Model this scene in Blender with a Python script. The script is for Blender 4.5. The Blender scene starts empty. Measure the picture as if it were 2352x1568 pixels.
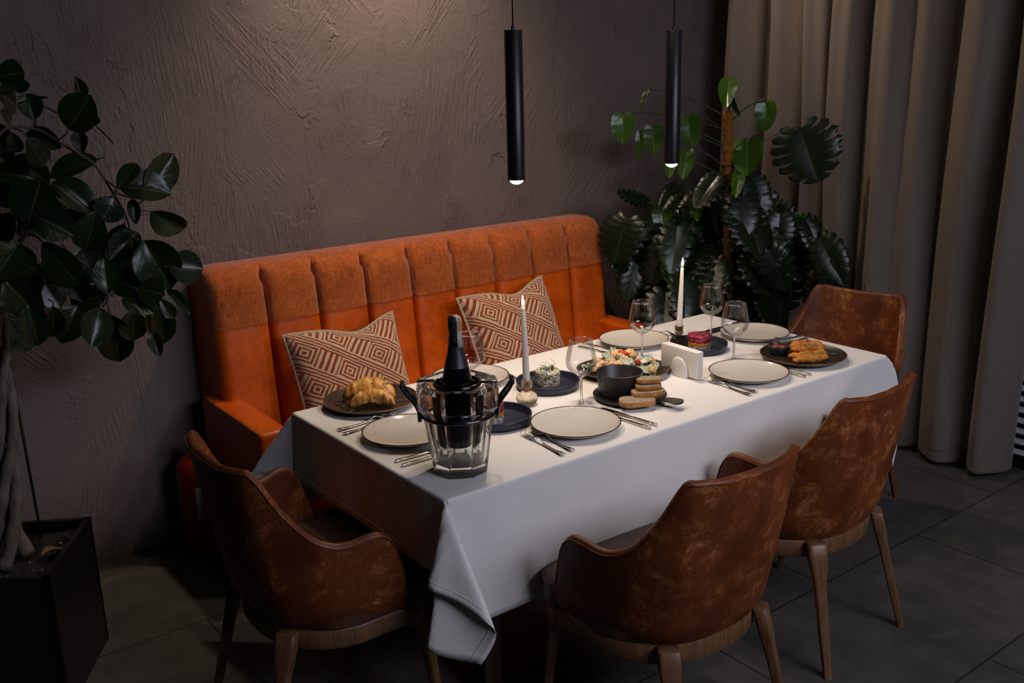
import bpy, math, random
from mathutils import Vector, Matrix, noise
random.seed(11)
PI = math.pi
sin, cos = math.sin, math.cos
SC = bpy.context.scene
COL = SC.collection
V = Vector

# ------------------------------------------------------------------ helpers
class G:
    """collects vertices and faces of one mesh"""
    def __init__(s): s.v = []; s.f = []; s.m = []; s.uv = {}
    def add(s, vs, fs, mi=0):
        o = len(s.v); s.v += [tuple(v) for v in vs]
        s.f += [tuple(i + o for i in f) for f in fs]; s.m += [mi] * len(fs)
        return o
    def box(s, c, d, M=None, mi=0):
        x, y, z = d[0] / 2, d[1] / 2, d[2] / 2
        vs = [V((sx * x, sy * y, sz * z)) for sx in (-1, 1) for sy in (-1, 1) for sz in (-1, 1)]
        if M is not None: vs = [M @ v for v in vs]
        vs = [v + V(c) for v in vs]
        s.add(vs, [(0, 1, 3, 2), (4, 6, 7, 5), (0, 4, 5, 1), (2, 3, 7, 6), (0, 2, 6, 4), (1, 5, 7, 3)], mi)
    def grid(s, nu, nv, fn, cu=False, cv=False, mi=0):
        vs = [fn(i, j) for i in range(nu) for j in range(nv)]
        fs = []
        for i in range(nu if cu else nu - 1):
            for j in range(nv if cv else nv - 1):
                a = i * nv + j; b = ((i + 1) % nu) * nv + j
                c = ((i + 1) % nu) * nv + (j + 1) % nv; d = i * nv + (j + 1) % nv
                fs.append((a, b, c, d))
        return s.add(vs, fs, mi)
    def lathe(s, prof, n=48, c=(0, 0, 0), mi=0, rad=None):
        def fn(j, i):
            a = 2 * PI * j / n; r, z = prof[i]
            k = rad(a, i) if rad else 1.0
            return (c[0] + r * k * cos(a), c[1] + r * k * sin(a), c[2] + z)
        s.grid(n, len(prof), fn, cu=True, mi=mi)
    def tube(s, pts, r, n=8, mi=0, cap=True, flat=1.0):
        pts = [V(p) for p in pts]; N = len(pts)
        rs = r if isinstance(r, (list, tuple)) else [r] * N
        up = None; rings = []
        for i, p in enumerate(pts):
            t = (pts[min(i + 1, N - 1)] - pts[max(i - 1, 0)])
            t = t.normalized() if t.length > 1e-9 else V((0, 0, 1))
            if up is None:
                a = V((0, 0, 1)) if abs(t.z) < .9 else V((1, 0, 0))
                up = (a - t * a.dot(t)).normalized()
            else:
                up = (up - t * up.dot(t)).normalized()
            w = t.cross(up)
            rings.append([p + (up * cos(2 * PI * k / n) * flat + w * sin(2 * PI * k / n)) * rs[i] for k in range(n)])
        o = len(s.v)
        s.grid(N, n, lambda i, j: rings[i][j], cv=True, mi=mi)
        if cap:
            s.f.append(tuple(o + k for k in range(n))[::-1]); s.m.append(mi)
            s.f.append(tuple(o + (N - 1) * n + k for k in range(n))); s.m.append(mi)
    def loft(s, rings, mi=0, cap=True):
        n = len(rings[0]); o = len(s.v)
        s.grid(len(rings), n, lambda i, j: rings[i][j], cv=True, mi=mi)
        if cap:
            s.f.append(tuple(o + k for k in range(n))[::-1]); s.m.append(mi)
            s.f.append(tuple(o + (len(rings) - 1) * n + k for k in range(n))); s.m.append(mi)
    def ico(s, c, r, sub=2, disp=None, scale=(1, 1, 1), M=None, mi=0):
        import bmesh
        bm = bmesh.new(); bmesh.ops.create_icosphere(bm, subdivisions=sub, radius=1)
        bm.verts.index_update(); vs = []
        for v in bm.verts:
            k = 1 + (disp(v.co) if disp else 0)
            q = V((v.co.x * scale[0], v.co.y * scale[1], v.co.z * scale[2])) * k * r
            if M is not None: q = M @ q
            vs.append(q + V(c))
        s.add(vs, [tuple(v.index for v in f.verts) for f in bm.faces], mi); bm.free()
    def mesh(s, name, mats, smooth=True, sharp=None):
        me = bpy.data.meshes.new(name); me.from_pydata(s.v, [], s.f)
        for m in (mats if isinstance(mats, (list, tuple)) else [mats]): me.materials.append(m)
        me.polygons.foreach_set('material_index', s.m)
        me.polygons.foreach_set('use_smooth', [smooth] * len(s.f))
        if s.uv:
            l = me.uv_layers.new(name='UVMap')
            for lp in me.loops: l.data[lp.index].uv = s.uv.get(lp.vertex_index, (0, 0))
        import bmesh
        bm = bmesh.new(); bm.from_mesh(me)
        bmesh.ops.recalc_face_normals(bm, faces=bm.faces); bm.to_mesh(me); bm.free()
        if smooth and sharp: me.set_sharp_from_angle(angle=math.radians(sharp))
        me.update(); return me
    def build(s, name, mats, parent=None, smooth=True, sharp=None, loc=None, sub=0, bevel=0, solid=0, seg=2):
        o = bpy.data.objects.new(name, s.mesh(name, mats, smooth, sharp)); COL.objects.link(o)
        if parent is not None: o.parent = parent
        if loc is not None: o.location = loc
        if solid:
            m = o.modifiers.new('solid', 'SOLIDIFY'); m.thickness = solid; m.offset = 0
        if bevel:
            m = o.modifiers.new('bevel', 'BEVEL'); m.width = bevel; m.segments = seg; m.limit_method = 'ANGLE'
        if sub:
            m = o.modifiers.new('sub', 'SUBSURF'); m.levels = sub; m.render_levels = sub
        return o

def tag(o, label, cat, group=None):
    o['label'] = label; o['category'] = cat
    if group: o['group'] = group
    return o
def thing(name, label, cat, loc=(0, 0, 0), rz=0.0, group=None):
    o = bpy.data.objects.new(name, None); COL.objects.link(o)
    o.empty_display_size = .05; o.location = loc; o.rotation_euler = (0, 0, rz)
    return tag(o, label, cat, group)
def structure(o): o['kind'] = 'structure'; return o
def dup(root, loc, rz=0.0, label=None, group=None, scale=None):
    r = root.copy(); COL.objects.link(r); r.location = loc; r.rotation_euler = (0, 0, rz)
    if scale: r.scale = (scale,) * 3
    if label: r['label'] = label
    if group: r['group'] = group
    for ch in list(root.children):
        c = ch.copy(); COL.objects.link(c); c.parent = r
        for gc in list(ch.children):
            d = gc.copy(); COL.objects.link(d); d.parent = c
    return r
def lerp(a, b, t): return a + (b - a) * t
def interp(xs, ys, x):
    """smooth (catmull-rom like) interpolation"""
    if x <= xs[0]: return ys[0]
    if x >= xs[-1]: return ys[-1]
    for i in range(len(xs) - 1):
        if x <= xs[i + 1]: break
    h = xs[i + 1] - xs[i]; t = (x - xs[i]) / h
    def sl(k):
        a, b = max(k - 1, 0), min(k + 1, len(xs) - 1)
        return (ys[b] - ys[a]) / (xs[b] - xs[a])
    m0, m1 = sl(i) * h, sl(i + 1) * h
    t2, t3 = t * t, t * t * t
    return (2 * t3 - 3 * t2 + 1) * ys[i] + (t3 - 2 * t2 + t) * m0 + (-2 * t3 + 3 * t2) * ys[i + 1] + (t3 - t2) * m1
def fbm(p, s=1.0, o=3): return noise.fractal(V(p) * s, 1.0, 2.0, o)

# ------------------------------------------------------------------ materials
class NT:
    def __init__(s, name):
        s.mat = bpy.data.materials.new(name); s.mat.use_nodes = True
        s.t = s.mat.node_tree; s.n = s.t.nodes; s.l = s.t.links
        s.b = s.n['Principled BSDF']; s.out = s.n['Material Output']
    def node(s, typ, ins=None, **kw):
        n = s.n.new(typ)
        for k, v in kw.items(): setattr(n, k, v)
        for k, v in (ins or {}).items(): s.set(n.inputs[k], v)
        return n
    def set(s, sock, v):
        if isinstance(v, bpy.types.NodeSocket): s.l.new(v, sock)
        elif isinstance(v, E): s.l.new(v.s, sock)
        else:
            if hasattr(sock.default_value, '__len__') and not hasattr(v, '__len__'): v = (v,) * len(sock.default_value)
            if hasattr(v, '__len__') and len(v) == 3 and len(sock.default_value) == 4: v = (*v, 1)
            sock.default_value = v
    def math(s, op, a, b=0.0, c=0.0):
        n = s.n.new('ShaderNodeMath'); n.operation = op
        for i, v in enumerate((a, b, c)): s.set(n.inputs[i], v)
        return E(s, n.outputs[0])
    def coord(s, which='Object', scale=(1, 1, 1), rot=(0, 0, 0), loc=(0, 0, 0), rnd=0.0):
        tc = s.n.new('ShaderNodeTexCoord'); m = s.n.new('ShaderNodeMapping')
        src = tc.outputs[which]
        if rnd:
            oi = s.n.new('ShaderNodeObjectInfo'); a = s.n.new('ShaderNodeVectorMath'); a.operation = 'ADD'
            k = s.math('MULTIPLY', oi.outputs['Random'], rnd)
            s.l.new(src, a.inputs[0]); s.l.new(k.s, a.inputs[1]); src = a.outputs[0]
        s.l.new(src, m.inputs['Vector'])
        m.inputs['Scale'].default_value = scale; m.inputs['Rotation'].default_value = rot; m.inputs['Location'].default_value = loc
        return m.outputs[0]
    def noise(s, vec, scale=5, detail=4, rough=.55, dist=0.0):
        n = s.node('ShaderNodeTexNoise', {'Scale': scale, 'Detail': detail, 'Roughness': rough, 'Distortion': dist})
        s.l.new(vec, n.inputs['Vector']); return E(s, n.outputs['Fac'])
    def voro(s, vec, scale=5, feature='F1', out='Distance', rnd=1.0):
        n = s.node('ShaderNodeTexVoronoi', feature=feature); n.inputs['Scale'].default_value = scale
        n.inputs['Randomness'].default_value = rnd
        s.l.new(vec, n.inputs['Vector']); o = n.outputs[out]
        return E(s, o) if out == 'Distance' else o
    def ramp(s, fac, stops, interp='LINEAR'):
        n = s.n.new('ShaderNodeValToRGB'); s.set(n.inputs[0], fac); r = n.color_ramp; r.interpolation = interp
        while len(r.elements) < len(stops): r.elements.new(.5)
        for e, (p, c) in zip(r.elements, stops):
            e.position = p; e.color = (*c, 1) if hasattr(c, '__len__') else (c, c, c, 1)
        return n.outputs[0]
    def smooth(s, x, a, b):
        n = s.n.new('ShaderNodeMapRange'); n.interpolation_type = 'SMOOTHSTEP'
        s.set(n.inputs[0], x); n.inputs[1].default_value = a; n.inputs[2].default_value = b
        return E(s, n.outputs[0])
    def mix(s, f, a, b):
        n = s.n.new('ShaderNodeMix'); n.data_type = 'RGBA'
        s.set(n.inputs[0], f); s.set(n.inputs[6], a); s.set(n.inputs[7], b); return n.outputs[2]
    def sep(s, vec):
        n = s.n.new('ShaderNodeSeparateXYZ'); s.l.new(vec, n.inputs[0])
        return [E(s, o) for o in n.outputs]
    def bump(s, h, strength=.3, dist=.01, prev=None):
        n = s.n.new('ShaderNodeBump'); n.inputs['Strength'].default_value = strength; n.inputs['Distance'].default_value = dist
        s.set(n.inputs['Height'], h)
        if prev is not None: s.l.new(prev, n.inputs['Normal'])
        s.l.new(n.outputs[0], s.b.inputs['Normal']); return n.outputs[0]
    def p(s, **kw):
        m = dict(color='Base Color', rough='Roughness', metal='Metallic', spec='Specular IOR Level', ior='IOR', trans='Transmission Weight', coat='Coat Weight', coatr='Coat Roughness', sheen='Sheen Weight', sss='Subsurface Weight', emit='Emission Color', estr='Emission Strength', alpha='Alpha', sheenr='Sheen Roughness')
        for k, v in kw.items(): s.set(s.b.inputs[m[k]], v)
        return s
class E:
    def __init__(s, nt, sock): s.nt = nt; s.s = sock
    def __add__(s, o): return s.nt.math('ADD', s, o)
    def __radd__(s, o): return s.nt.math('ADD', s, o)
    def __sub__(s, o): return s.nt.math('SUBTRACT', s, o)
    def __rsub__(s, o): return s.nt.math('SUBTRACT', o, s)
    def __mul__(s, o): return s.nt.math('MULTIPLY', s, o)
    def __rmul__(s, o): return s.nt.math('MULTIPLY', s, o)
    def f(s, op, o=0.0): return s.nt.math(op, s, o)

def simple(name, color, rough=.5, **kw):
    n = NT(name); n.p(color=color, rough=rough, **kw); return n.mat

def mat_plaster():
    n = NT('taupe_plaster')
    c = n.coord('Object')
    big = n.noise(c, 1.3, 3, .5)
    # trowel strokes: thin ridges in several directions, each inside its own patches
    h = None
    for k, (ang, sc, seed, thr) in enumerate(((.10, 105, 0, .50), (-.16, 90, 7, .53), (.72, 95, 13, .56), (-.68, 85, 21, .555), (.03, 130, 33, .54))):
        m1 = n.coord('Object', rot=(0, ang, 0)); m2 = n.node('ShaderNodeMapping'); n.l.new(m1, m2.inputs['Vector'])
        m2.inputs['Scale'].default_value = (sc, 1, sc * .06); m2.inputs['Location'].default_value = (seed, 0, seed * .7)
        st = n.noise(m2.outputs[0], 1.0, 2, .55, .4)
        ridge = n.smooth(st, .42, .66)
        mk = n.coord('Object', loc=(seed * 1.7, 0, seed), scale=(1, 1, .75), rot=(0, ang, 0))
        mask = n.smooth(n.noise(mk, 2.6, 3, .55, .6), thr, thr + .10)
        r = ridge * mask
        h = r if h is None else h + r
    # torn edges of plaster layers
    e1 = n.noise(n.coord('Object', scale=(1, 1, .8), loc=(3, 0, 5)), 2.6, 5, .62, .5)
    edge = n.smooth(e1, .515, .53) * .9
    e2 = n.noise(n.coord('Object', loc=(9, 0, 2), rot=(0, .6, 0)), 3.4, 4, .6, .8)
    edge2 = n.smooth(e2, .60, .612) * .7
    fine = n.noise(c, 210, 3, .65) * .30
    med = n.noise(c, 40, 4, .6) * .35
    lim = n.smooth(n.noise(n.coord('Object', loc=(5, 0, 8)), 1.7, 2), .50, .60)
    tot = h * .29 + edge * .75 * lim + edge2 * .6 * lim + fine + med
    col = n.ramp(n.noise(c, 5, 5, .6) * .5 + big * .5, [(.3, (.138, .107, .097)), (.7, (.180, .142, .129))])
    n.p(color=col, rough=.72, spec=.3)
    n.bump(tot, .8, .010)
    return n.mat

def mat_floor():
    n = NT('slate_floor_tile')
    c = n.coord('Object')
    bt = n.node('ShaderNodeTexBrick', {'Scale': 1.0, 'Mortar Size': .004, 'Mortar Smooth': .2, 'Brick Width': 1.2, 'Row Height': .6, 'Bias': 0.0}, offset=.5)
    n.l.new(n.coord('Object', loc=(.28, .08, 0)), bt.inputs['Vector'])
    bt.inputs['Color1'].default_value = (0, 0, 0, 1); bt.inputs['Color2'].default_value = (1, 1, 1, 1); bt.inputs['Mortar'].default_value = (.5, .5, .5, 1)
    tile = n.node('ShaderNodeSeparateColor'); n.l.new(bt.outputs['Color'], tile.inputs[0])
    off = n.node('ShaderNodeCombineXYZ'); k = E(n, tile.outputs[0]) * 7.0; n.l.new(k.s, off.inputs[0]); n.l.new(k.s, off.inputs[1])
    ad = n.node('ShaderNodeVectorMath', operation='ADD'); n.l.new(c, ad.inputs[0]); n.l.new(off.outputs[0], ad.inputs[1])
    mp = n.node('ShaderNodeMapping'); n.l.new(ad.outputs[0], mp.inputs['Vector']); mp.inputs['Rotation'].default_value = (0, 0, .45); mp.inputs['Scale'].default_value = (.7, 2.2, 1)
    v1 = n.noise(mp.outputs[0], 1.1, 4, .5, .8)
    vein = 1.0 - n.smooth((v1 - .5).f('ABSOLUTE'), 0.0, .022)
    v2 = n.noise(mp.outputs[0], 1.1, 5, .65, .8)
    veil = n.smooth(v2, .56, .72)
    base = n.ramp(n.noise(c, 7, 6, .65), [(.3, (.046, .043, .041)), (.7, (.078, .073, .069))])
    col = n.mix(veil * .8, base, (.15, .138, .128))
    col = n.mix(vein * n.smooth(v2, .5, .62) * .55, col, (.26, .235, .21))
    mort = E(n, bt.outputs['Fac'])
    col = n.mix(mort, col, (.02, .019, .018))
    n.p(color=col, rough=n.ramp(n.noise(c, 20, 4, .6), [(.3, .38), (.7, .58)]), spec=.4)
    n.bump((1.0 - mort) * 1.0 + n.noise(c, 60, 4, .6) * .12, .35, .003)
    return n.mat

def mat_leather_worn():
    n = NT('worn_brown_leather')
    c = n.coord('Object', rnd=13.0)
    cloud = n.noise(c, 5.5, 3, .5, .2)
    spots = n.noise(c, 17, 6, .68, .6)
    fib = n.noise(n.coord('Object', rnd=13.0, rot=(.5, .7, .3), scale=(1, 1, .28)), 46, 4, .6, .9)
    fib2 = n.noise(n.coord('Object', rnd=13.0, rot=(.2, -.8, .9), scale=(1, 1, .22)), 60, 4, .6, 1.2)
    web = 1.0 - n.smooth((n.noise(c, 12, 5, .62, 1.6) - .5).f('ABSOLUTE'), .0, .030)
    web2 = 1.0 - n.smooth((n.noise(n.coord('Object', rnd=17.0, loc=(3, 5, 1)), 26, 4, .6, 1.2) - .5).f('ABSOLUTE'), .0, .045)
    patch = n.smooth(spots * .7 + fib * .15 + fib2 * .15, .49, .66)
    w = n.smooth(cloud, .36, .60) * (patch * .48 + web * .45 * n.smooth(spots, .42, .58) + web2 * .40 * patch + web2 * .10)
    w = w.f('MINIMUM', 1.0)
    col = n.mix(n.smooth(cloud, .3, .7), (.080, .0165, .0032), (.152, .037, .0072))
    col = n.mix(w * .95, col, (.43, .165, .050))
    n.p(color=col, rough=n.math('SUBTRACT', .47, w * .08), spec=.36)
    n.bump(n.voro(c, 260, 'F1') * .5 + n.noise(c, 30, 4, .6) * .5, .12, .003)
    return n.mat
def mat_leather_seat():
    n = NT('dark_brown_leather')
    c = n.coord('Object', rnd=13.0)
    n.p(color=n.ramp(n.noise(c, 12, 5, .6), [(.35, (.040, .015, .010)), (.75, (.085, .032, .018))]), rough=.45)
    n.bump(n.voro(c, 260, 'F1'), .1, .002); return n.mat
def mat_leather_orange():
    n = NT('orange_leather')
    c = n.coord('Object')
    a = n.noise(c, 6, 5, .6); b = n.noise(c, 34, 4, .6)
    col = n.ramp(a * .65 + b * .35, [(.36, (.37, .056, .0015)), (.62, (.58, .100, .003))])
    n.p(color=col, rough=.36, spec=.36)
    n.bump(n.voro(c, 320, 'F1') * .5 + n.noise(c, 14, 3, .5) * 1.4, .12, .004); return n.mat
def mat_band():
    n = NT('orange_woven_fabric')
    c = n.coord('Object'); x, y, z = n.sep(c)
    w1 = (x * 900.0).f('SINE'); w2 = (z * 900.0 + y * 300.0).f('SINE')
    weave = w1 * w2
    slub = n.noise(n.coord('Object', scale=(380, 30, 22)), 1, 3, .6)
    slubh = n.noise(n.coord('Object', scale=(34, 120, 360)), 1, 3, .6)
    t = slub * .5 + slubh * .35 + n.noise(c, 8, 3) * .15
    col = n.ramp(t + weave * .05, [(.36, (.16, .031, .004)), (.52, (.37, .078, .008)), (.68, (.62, .185, .033))])
    n.p(color=col, rough=.82, sheen=.25, spec=.2)
    n.bump(weave * .5 + slub + slubh, .35, .002); return n.mat
def mat_cloth():
    n = NT('white_linen')
    c = n.coord('Object'); x, y, z = n.sep(c)
    wv = (x * 2400.0).f('SINE') * (y * 2400.0).f('SINE')
    wr = n.noise(n.coord('Object', scale=(1, 1, 1)), 5.5, 5, .55, .6)
    n.p(color=n.ramp(n.noise(c, 3, 3), [(.3, (.72, .695, .665)), (.7, (.78, .755, .725))]), rough=.85, spec=.15, sheen=.1)
    n.bump(wr * 1.0 + n.noise(n.coord('Object', rot=(0, .7, .3), scale=(1, 3, 3)), 7, 3, .5) * .6, .16, .02)
    return n.mat
def mat_curtain():
    n = NT('taupe_drape')
    c = n.coord('Object')
    n.p(color=n.ramp(n.noise(c, 160, 3, .6), [(.3, (.150, .125, .105)), (.7, (.185, .156, .132))]), rough=.9, spec=.1, sheen=.15)
    n.bump(n.noise(n.coord('Object', scale=(300, 300, 120)), 1, 2), .08, .002); return n.mat
def mat_wood():
    n = NT('stained_oak')
    v = n.coord('Object', scale=(30, 30, 3.2), rnd=4.0)
    g = n.noise(v, 1.6, 5, .6, 1.0)
    fine = n.noise(n.coord('Object', scale=(120, 120, 5)), 1.5, 3, .6)
    n.p(color=n.ramp(g * .7 + fine * .3, [(.3, (.075, .034, .014)), (.6, (.17, .085, .036)), (.8, (.23, .125, .058))]), rough=.42)
    n.bump(fine, .12, .002); return n.mat
def mat_leaf(name, dark, light, vein, rough=.28, nv=9.0):
    n = NT(name)
    tc = n.n.new('ShaderNodeTexCoord'); u, v, w = n.sep(tc.outputs['UV'])
    av = (v - .5).f('ABSOLUTE')
    mid = 1.0 - n.smooth(av, .004, .022)
    side = (((u * nv - av * nv * .9)).f('FRACT') - .5).f('ABSOLUTE')
    sv = (1.0 - n.smooth(side, .0, .05)) * .22
    oi = n.node('ShaderNodeObjectInfo')
    col = n.mix(oi.outputs['Random'], dark, light)
    col = n.mix(n.noise(n.coord('UV'), 5, 3) * .5, col, light)
    col = n.mix(sv, col, vein); col = n.mix(mid * .75, col, vein)
    n.p(color=col, rough=rough, spec=.38)
    n.bump(1.0 - n.smooth(side, .0, .25), .05, .003); return n.mat
def mat_glass_thin(name='thin_clear_glass'):
    n = NT(name)
    tr = n.node('ShaderNodeBsdfTransparent'); gl = n.node('ShaderNodeBsdfGlossy'); gl.inputs['Roughness'].default_value = .02
    lw = n.node('ShaderNodeLayerWeight'); lw.inputs['Blend'].default_value = .28
    fr = n.ramp(lw.outputs['Fresnel'], [(.0, .035), (.35, .10), (.8, .26), (1, .45)])
    tint = n.ramp(lw.outputs['Facing'], [(.0, .99), (.7, .97), (1, .86)])
    n.l.new(tint, tr.inputs['Color'])
    mx = n.node('ShaderNodeMixShader'); n.l.new(fr, mx.inputs[0]); n.l.new(tr.outputs[0], mx.inputs[1]); n.l.new(gl.outputs[0], mx.inputs[2])
    n.l.new(mx.outputs[0], n.out.inputs['Surface']); return n.mat
def mat_crystal(name='cut_crystal', ior=1.54, t=.06, col=(.97, .98, .98)):
    n = NT(name)
    gl = n.node('ShaderNodeBsdfGlass'); gl.inputs['IOR'].default_value = ior; gl.inputs['Roughness'].default_value = 0.0
    gl.inputs['Color'].default_value = (*col, 1)
    tr = n.node('ShaderNodeBsdfTransparent')
    mx = n.node('ShaderNodeMixShader'); mx.inputs[0].default_value = t
    n.l.new(gl.outputs[0], mx.inputs[1]); n.l.new(tr.outputs[0], mx.inputs[2]); n.l.new(mx.outputs[0], n.out.inputs['Surface']); return n.mat
def mat_stoneware():
    n = NT('cream_glazed_ceramic')
    c = n.coord('Object', rnd=9.0)
    v = n.noise(n.coord('Object', rnd=9.0, scale=(1, 2.2, 1), rot=(0, 0, .6)), 9, 5, .6, 1.0)
    ve = 1.0 - n.smooth((v - .5).f('ABSOLUTE'), 0.0, .05)
    x, y, z = n.sep(n.coord('Object'))
    n.p(color=n.mix(ve * .18, (.58, .54, .485), (.42, .385, .34)), rough=.16, spec=.5)
    return n.mat
def mat_dark_plate():
    n = NT('speckled_dark_stoneware')
    c = n.coord('Object')
    n.p(color=n.ramp(n.noise(c, 170, 3, .7), [(.35, (.012, .009, .007)), (.6, (.040, .028, .020)), (.75, (.11, .075, .05))]), rough=.34, coat=.3)
    return n.mat
def mat_crust(name, a, b, c3, sc=30, bs=.35):
    n = NT(name); c = n.coord('Object', rnd=5.0)
    t = n.noise(c, sc, 5, .65, .3) * .6 + n.noise(c, sc * 4, 3, .6) * .4
    n.p(color=n.ramp(t, [(.34, a), (.5, b), (.68, c3)]), rough=.42, spec=.5, sss=.0)
    n.bump(n.noise(c, sc * 3, 4, .65), bs, .006); return n.mat
def mat_chop(name, cols, sc=110):
    n = NT(name); c = n.coord('Object', rnd=3.0)
    vn = n.voro(c, sc, 'F1', 'Color'); sp = n.node('ShaderNodeSeparateColor'); n.l.new(vn, sp.inputs[0])
    st = [(i / len(cols), k) for i, k in enumerate(cols)]
    n.p(color=n.ramp(E(n, sp.outputs[0]), st, 'CONSTANT'), rough=.4, spec=.5)
    n.bump(1.0 - n.voro(c, sc, 'F1'), .6, .004); return n.mat
def mat_pillow():
    n = NT('diamond_stripe_weave')
    tc = n.n.new('ShaderNodeTexCoord'); mp = n.node('ShaderNodeMapping'); n.l.new(tc.outputs['UV'], mp.inputs['Vector'])
    mp.inputs['Rotation'].default_value = (0, 0, .62); mp.inputs['Location'].default_value = (.13, .21, 0)
    wob = n.noise(n.coord('UV'), 22, 3) * .07
    p0, q0, _ = n.sep(mp.outputs[0])
    P = p0 * 5.0 + wob; Q = q0 * 4.0 + wob       # one period of Q: a row of cells and a plain striped band
    fq = Q.f('FRACT'); fp = P.f('FRACT')
    row = Q.f('FLOOR'); alt = (P.f('FLOOR') + row).f('MODULO', 2.0).f('ABSOLUTE')
    inrow = fq.f('LESS_THAN', .68)
    a = (fp - .5).f('ABSOLUTE') * 2.0; b = (fq * (1 / .68) - .5).f('ABSOLUTE') * 2.0
    d = a.f('MAXIMUM', b)
    nest = (d * 2.9 + .05).f('FRACT').f('GREATER_THAN', .52)
    along = ((fq - .68) * (3.0 / .32)).f('FRACT').f('GREATER_THAN', .52)
    across = (fp * 4.0 + .2).f('FRACT').f('GREATER_THAN', .50)
    cell = nest * (1.0 - alt) + across * alt
    pat = cell * inrow + along * (1.0 - inrow)
    fz = n.noise(n.coord('UV'), 220, 3)
    cream = n.mix(fz, (.40, .27, .155), (.52, .375, .235)); rust = n.mix(fz, (.13, .022, .008), (.24, .046, .015))
    n.p(color=n.mix(pat, rust, cream), rough=.85, sheen=.3, spec=.15)
    n.bump(pat * 1.0 + fz * .5, .3, .003); return n.mat
def mat_metal(name, col, rough, aniso=0.0):
    n = NT(name); n.p(color=col, metal=1.0, rough=rough); return n.mat
def mat_navy():
    n = NT('navy_ribbed_stoneware'); c = n.coord('Object'); x, y, z = n.sep(c)
    r = (x * x + y * y).f('SQRT')
    n.p(color=n.ramp(n.noise(c, 40, 4), [(.3, (.010, .012, .026)), (.7, (.022, .026, .052))]), rough=.38)
    n.bump((r * 700.0).f('SINE') + (z * 1200.0).f('SINE'), .18, .0015); return n.mat
def mat_soil():
    n = NT('dark_potting_soil'); c = n.coord('Object')
    n.p(color=n.ramp(n.noise(c, 60, 4), [(.4, (.008, .006, .005)), (.7, (.03, .022, .016))]), rough=.9); n.bump(n.noise(c, 70, 4), 1.0, .01); return n.mat
def mat_coir():
    n = NT('orange_coir_fibre'); c = n.coord('Object', scale=(1, 1, 5))
    n.p(color=n.ramp(n.noise(c, 40, 5, .7), [(.3, (.20, .07, .008)), (.7, (.46, .19, .025))]), rough=.95); n.bump(n.noise(c, 60, 4, .7), 1.0, .01); return n.mat
def mat_bark():
    n = NT('grey_bark'); c = n.coord('Object', scale=(1, 1, .35))
    n.p(color=n.ramp(n.noise(c, 40, 5, .65), [(.3, (.07, .055, .043)), (.7, (.20, .165, .13))]), rough=.8); n.bump(n.noise(c, 60, 4), .4, .004); return n.mat

M = {}
M['plaster'] = mat_plaster(); M['floor'] = mat_floor(); M['worn'] = mat_leather_worn(); M['seat'] = mat_leather_seat()
M['orange'] = mat_leather_orange(); M['band'] = mat_band(); M['cloth'] = mat_cloth(); M['curtain'] = mat_curtain(); M['wood'] = mat_wood()
M['ficus'] = mat_leaf('rubber_plant_leaf', (.004, .010, .003), (.010, .024, .004), (.07, .11, .03), .30, 6.0)
M['heart'] = mat_leaf('heart_leaf', (.018, .052, .003), (.038, .092, .005), (.12, .20, .03), .27, 5)
M['split'] = mat_leaf('split_leaf', (.003, .008, .003), (.007, .016, .004), (.016, .034, .010), .31, 6)
M['stem'] = simple('green_stem', (.018, .032, .008), .5); M['bark'] = mat_bark(); M['twig'] = simple('brown_twig', (.075, .05, .035), .7)
M['thin'] = mat_glass_thin(); M['crystal'] = mat_crystal(); M['pressed'] = mat_crystal('amber_pressed_glass', 1.48, .12, (1, .93, .82)); M['stemglass'] = mat_crystal('clear_stem_glass', 1.5, .25)
M['cream'] = mat_stoneware(); M['rim'] = simple('dark_brown_rim', (.05, .026, .012), .25, metal=.3)
M['cream_under'] = simple('pale_unglazed_ceramic', (.66, .63, .58), .4)
M['dark'] = mat_dark_plate(); M['goldrim'] = simple('bronze_rim', (.30, .16, .07), .3, metal=.6); M['navy'] = mat_navy()
M['matte'] = simple('matte_black_ceramic', (.017, .014, .015), .42); M['black'] = simple('black_powder_coat', (.008, .008, .010), .38, metal=.2)
M['steel'] = mat_metal('polished_steel', (.62, .58, .54), .16); M['chrome'] = mat_metal('gunmetal', (.035, .035, .042), .14)
M['black_metal'] = simple('black_lacquer', (.006, .006, .010), .22, coat=.6)
M['foil'] = simple('dark_foil', (.075, .075, .085), .36, metal=.75); M['bottle'] = simple('dark_bottle_glass', (.003, .003, .004), .05, coat=.5)
M['pillow'] = mat_pillow(); M['piping'] = simple('khaki_piping', (.34, .27, .18), .75)
M['wax'] = simple('white_wax', (.74, .66, .60), .45, sss=.0); M['paper'] = simple('white_paper', (.76, .73, .69), .85)
M['porcelain'] = simple('white_porcelain', (.74, .71, .69), .15)
M['fry'] = mat_crust('golden_fried_batter', (.36, .12, .014), (.60, .27, .045), (.74, .46, .17), 26); M['strip'] = mat_crust('deep_fried_crumb', (.32, .08, .006), (.56, .19, .015), (.68, .32, .05), 55, .6)
M['crust'] = mat_crust('bread_crust', (.20, .065, .014), (.46, .19, .045), (.62, .34, .12), 40); M['crumb'] = mat_crust('rye_crumb', (.20, .145, .09), (.40, .31, .20), (.56, .45, .30), 90, .8)
M['salad'] = mat_chop('chopped_salad', [(.60, .57, .50), (.52, .50, .43), (.66, .62, .54), (.09, .14, .06), (.58, .55, .48), (.55, .24, .05), (.52, .52, .46), (.20, .24, .18), (.62, .58, .5)], 170)
M['beet'] = mat_chop('grated_beet', [(.22, .012, .035), (.34, .025, .06), (.16, .008, .025), (.42, .05, .08)], 160); M['carrot'] = mat_chop('grated_carrot', [(.60, .22, .02), (.68, .32, .04), (.55, .17, .015)], 150)
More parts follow.
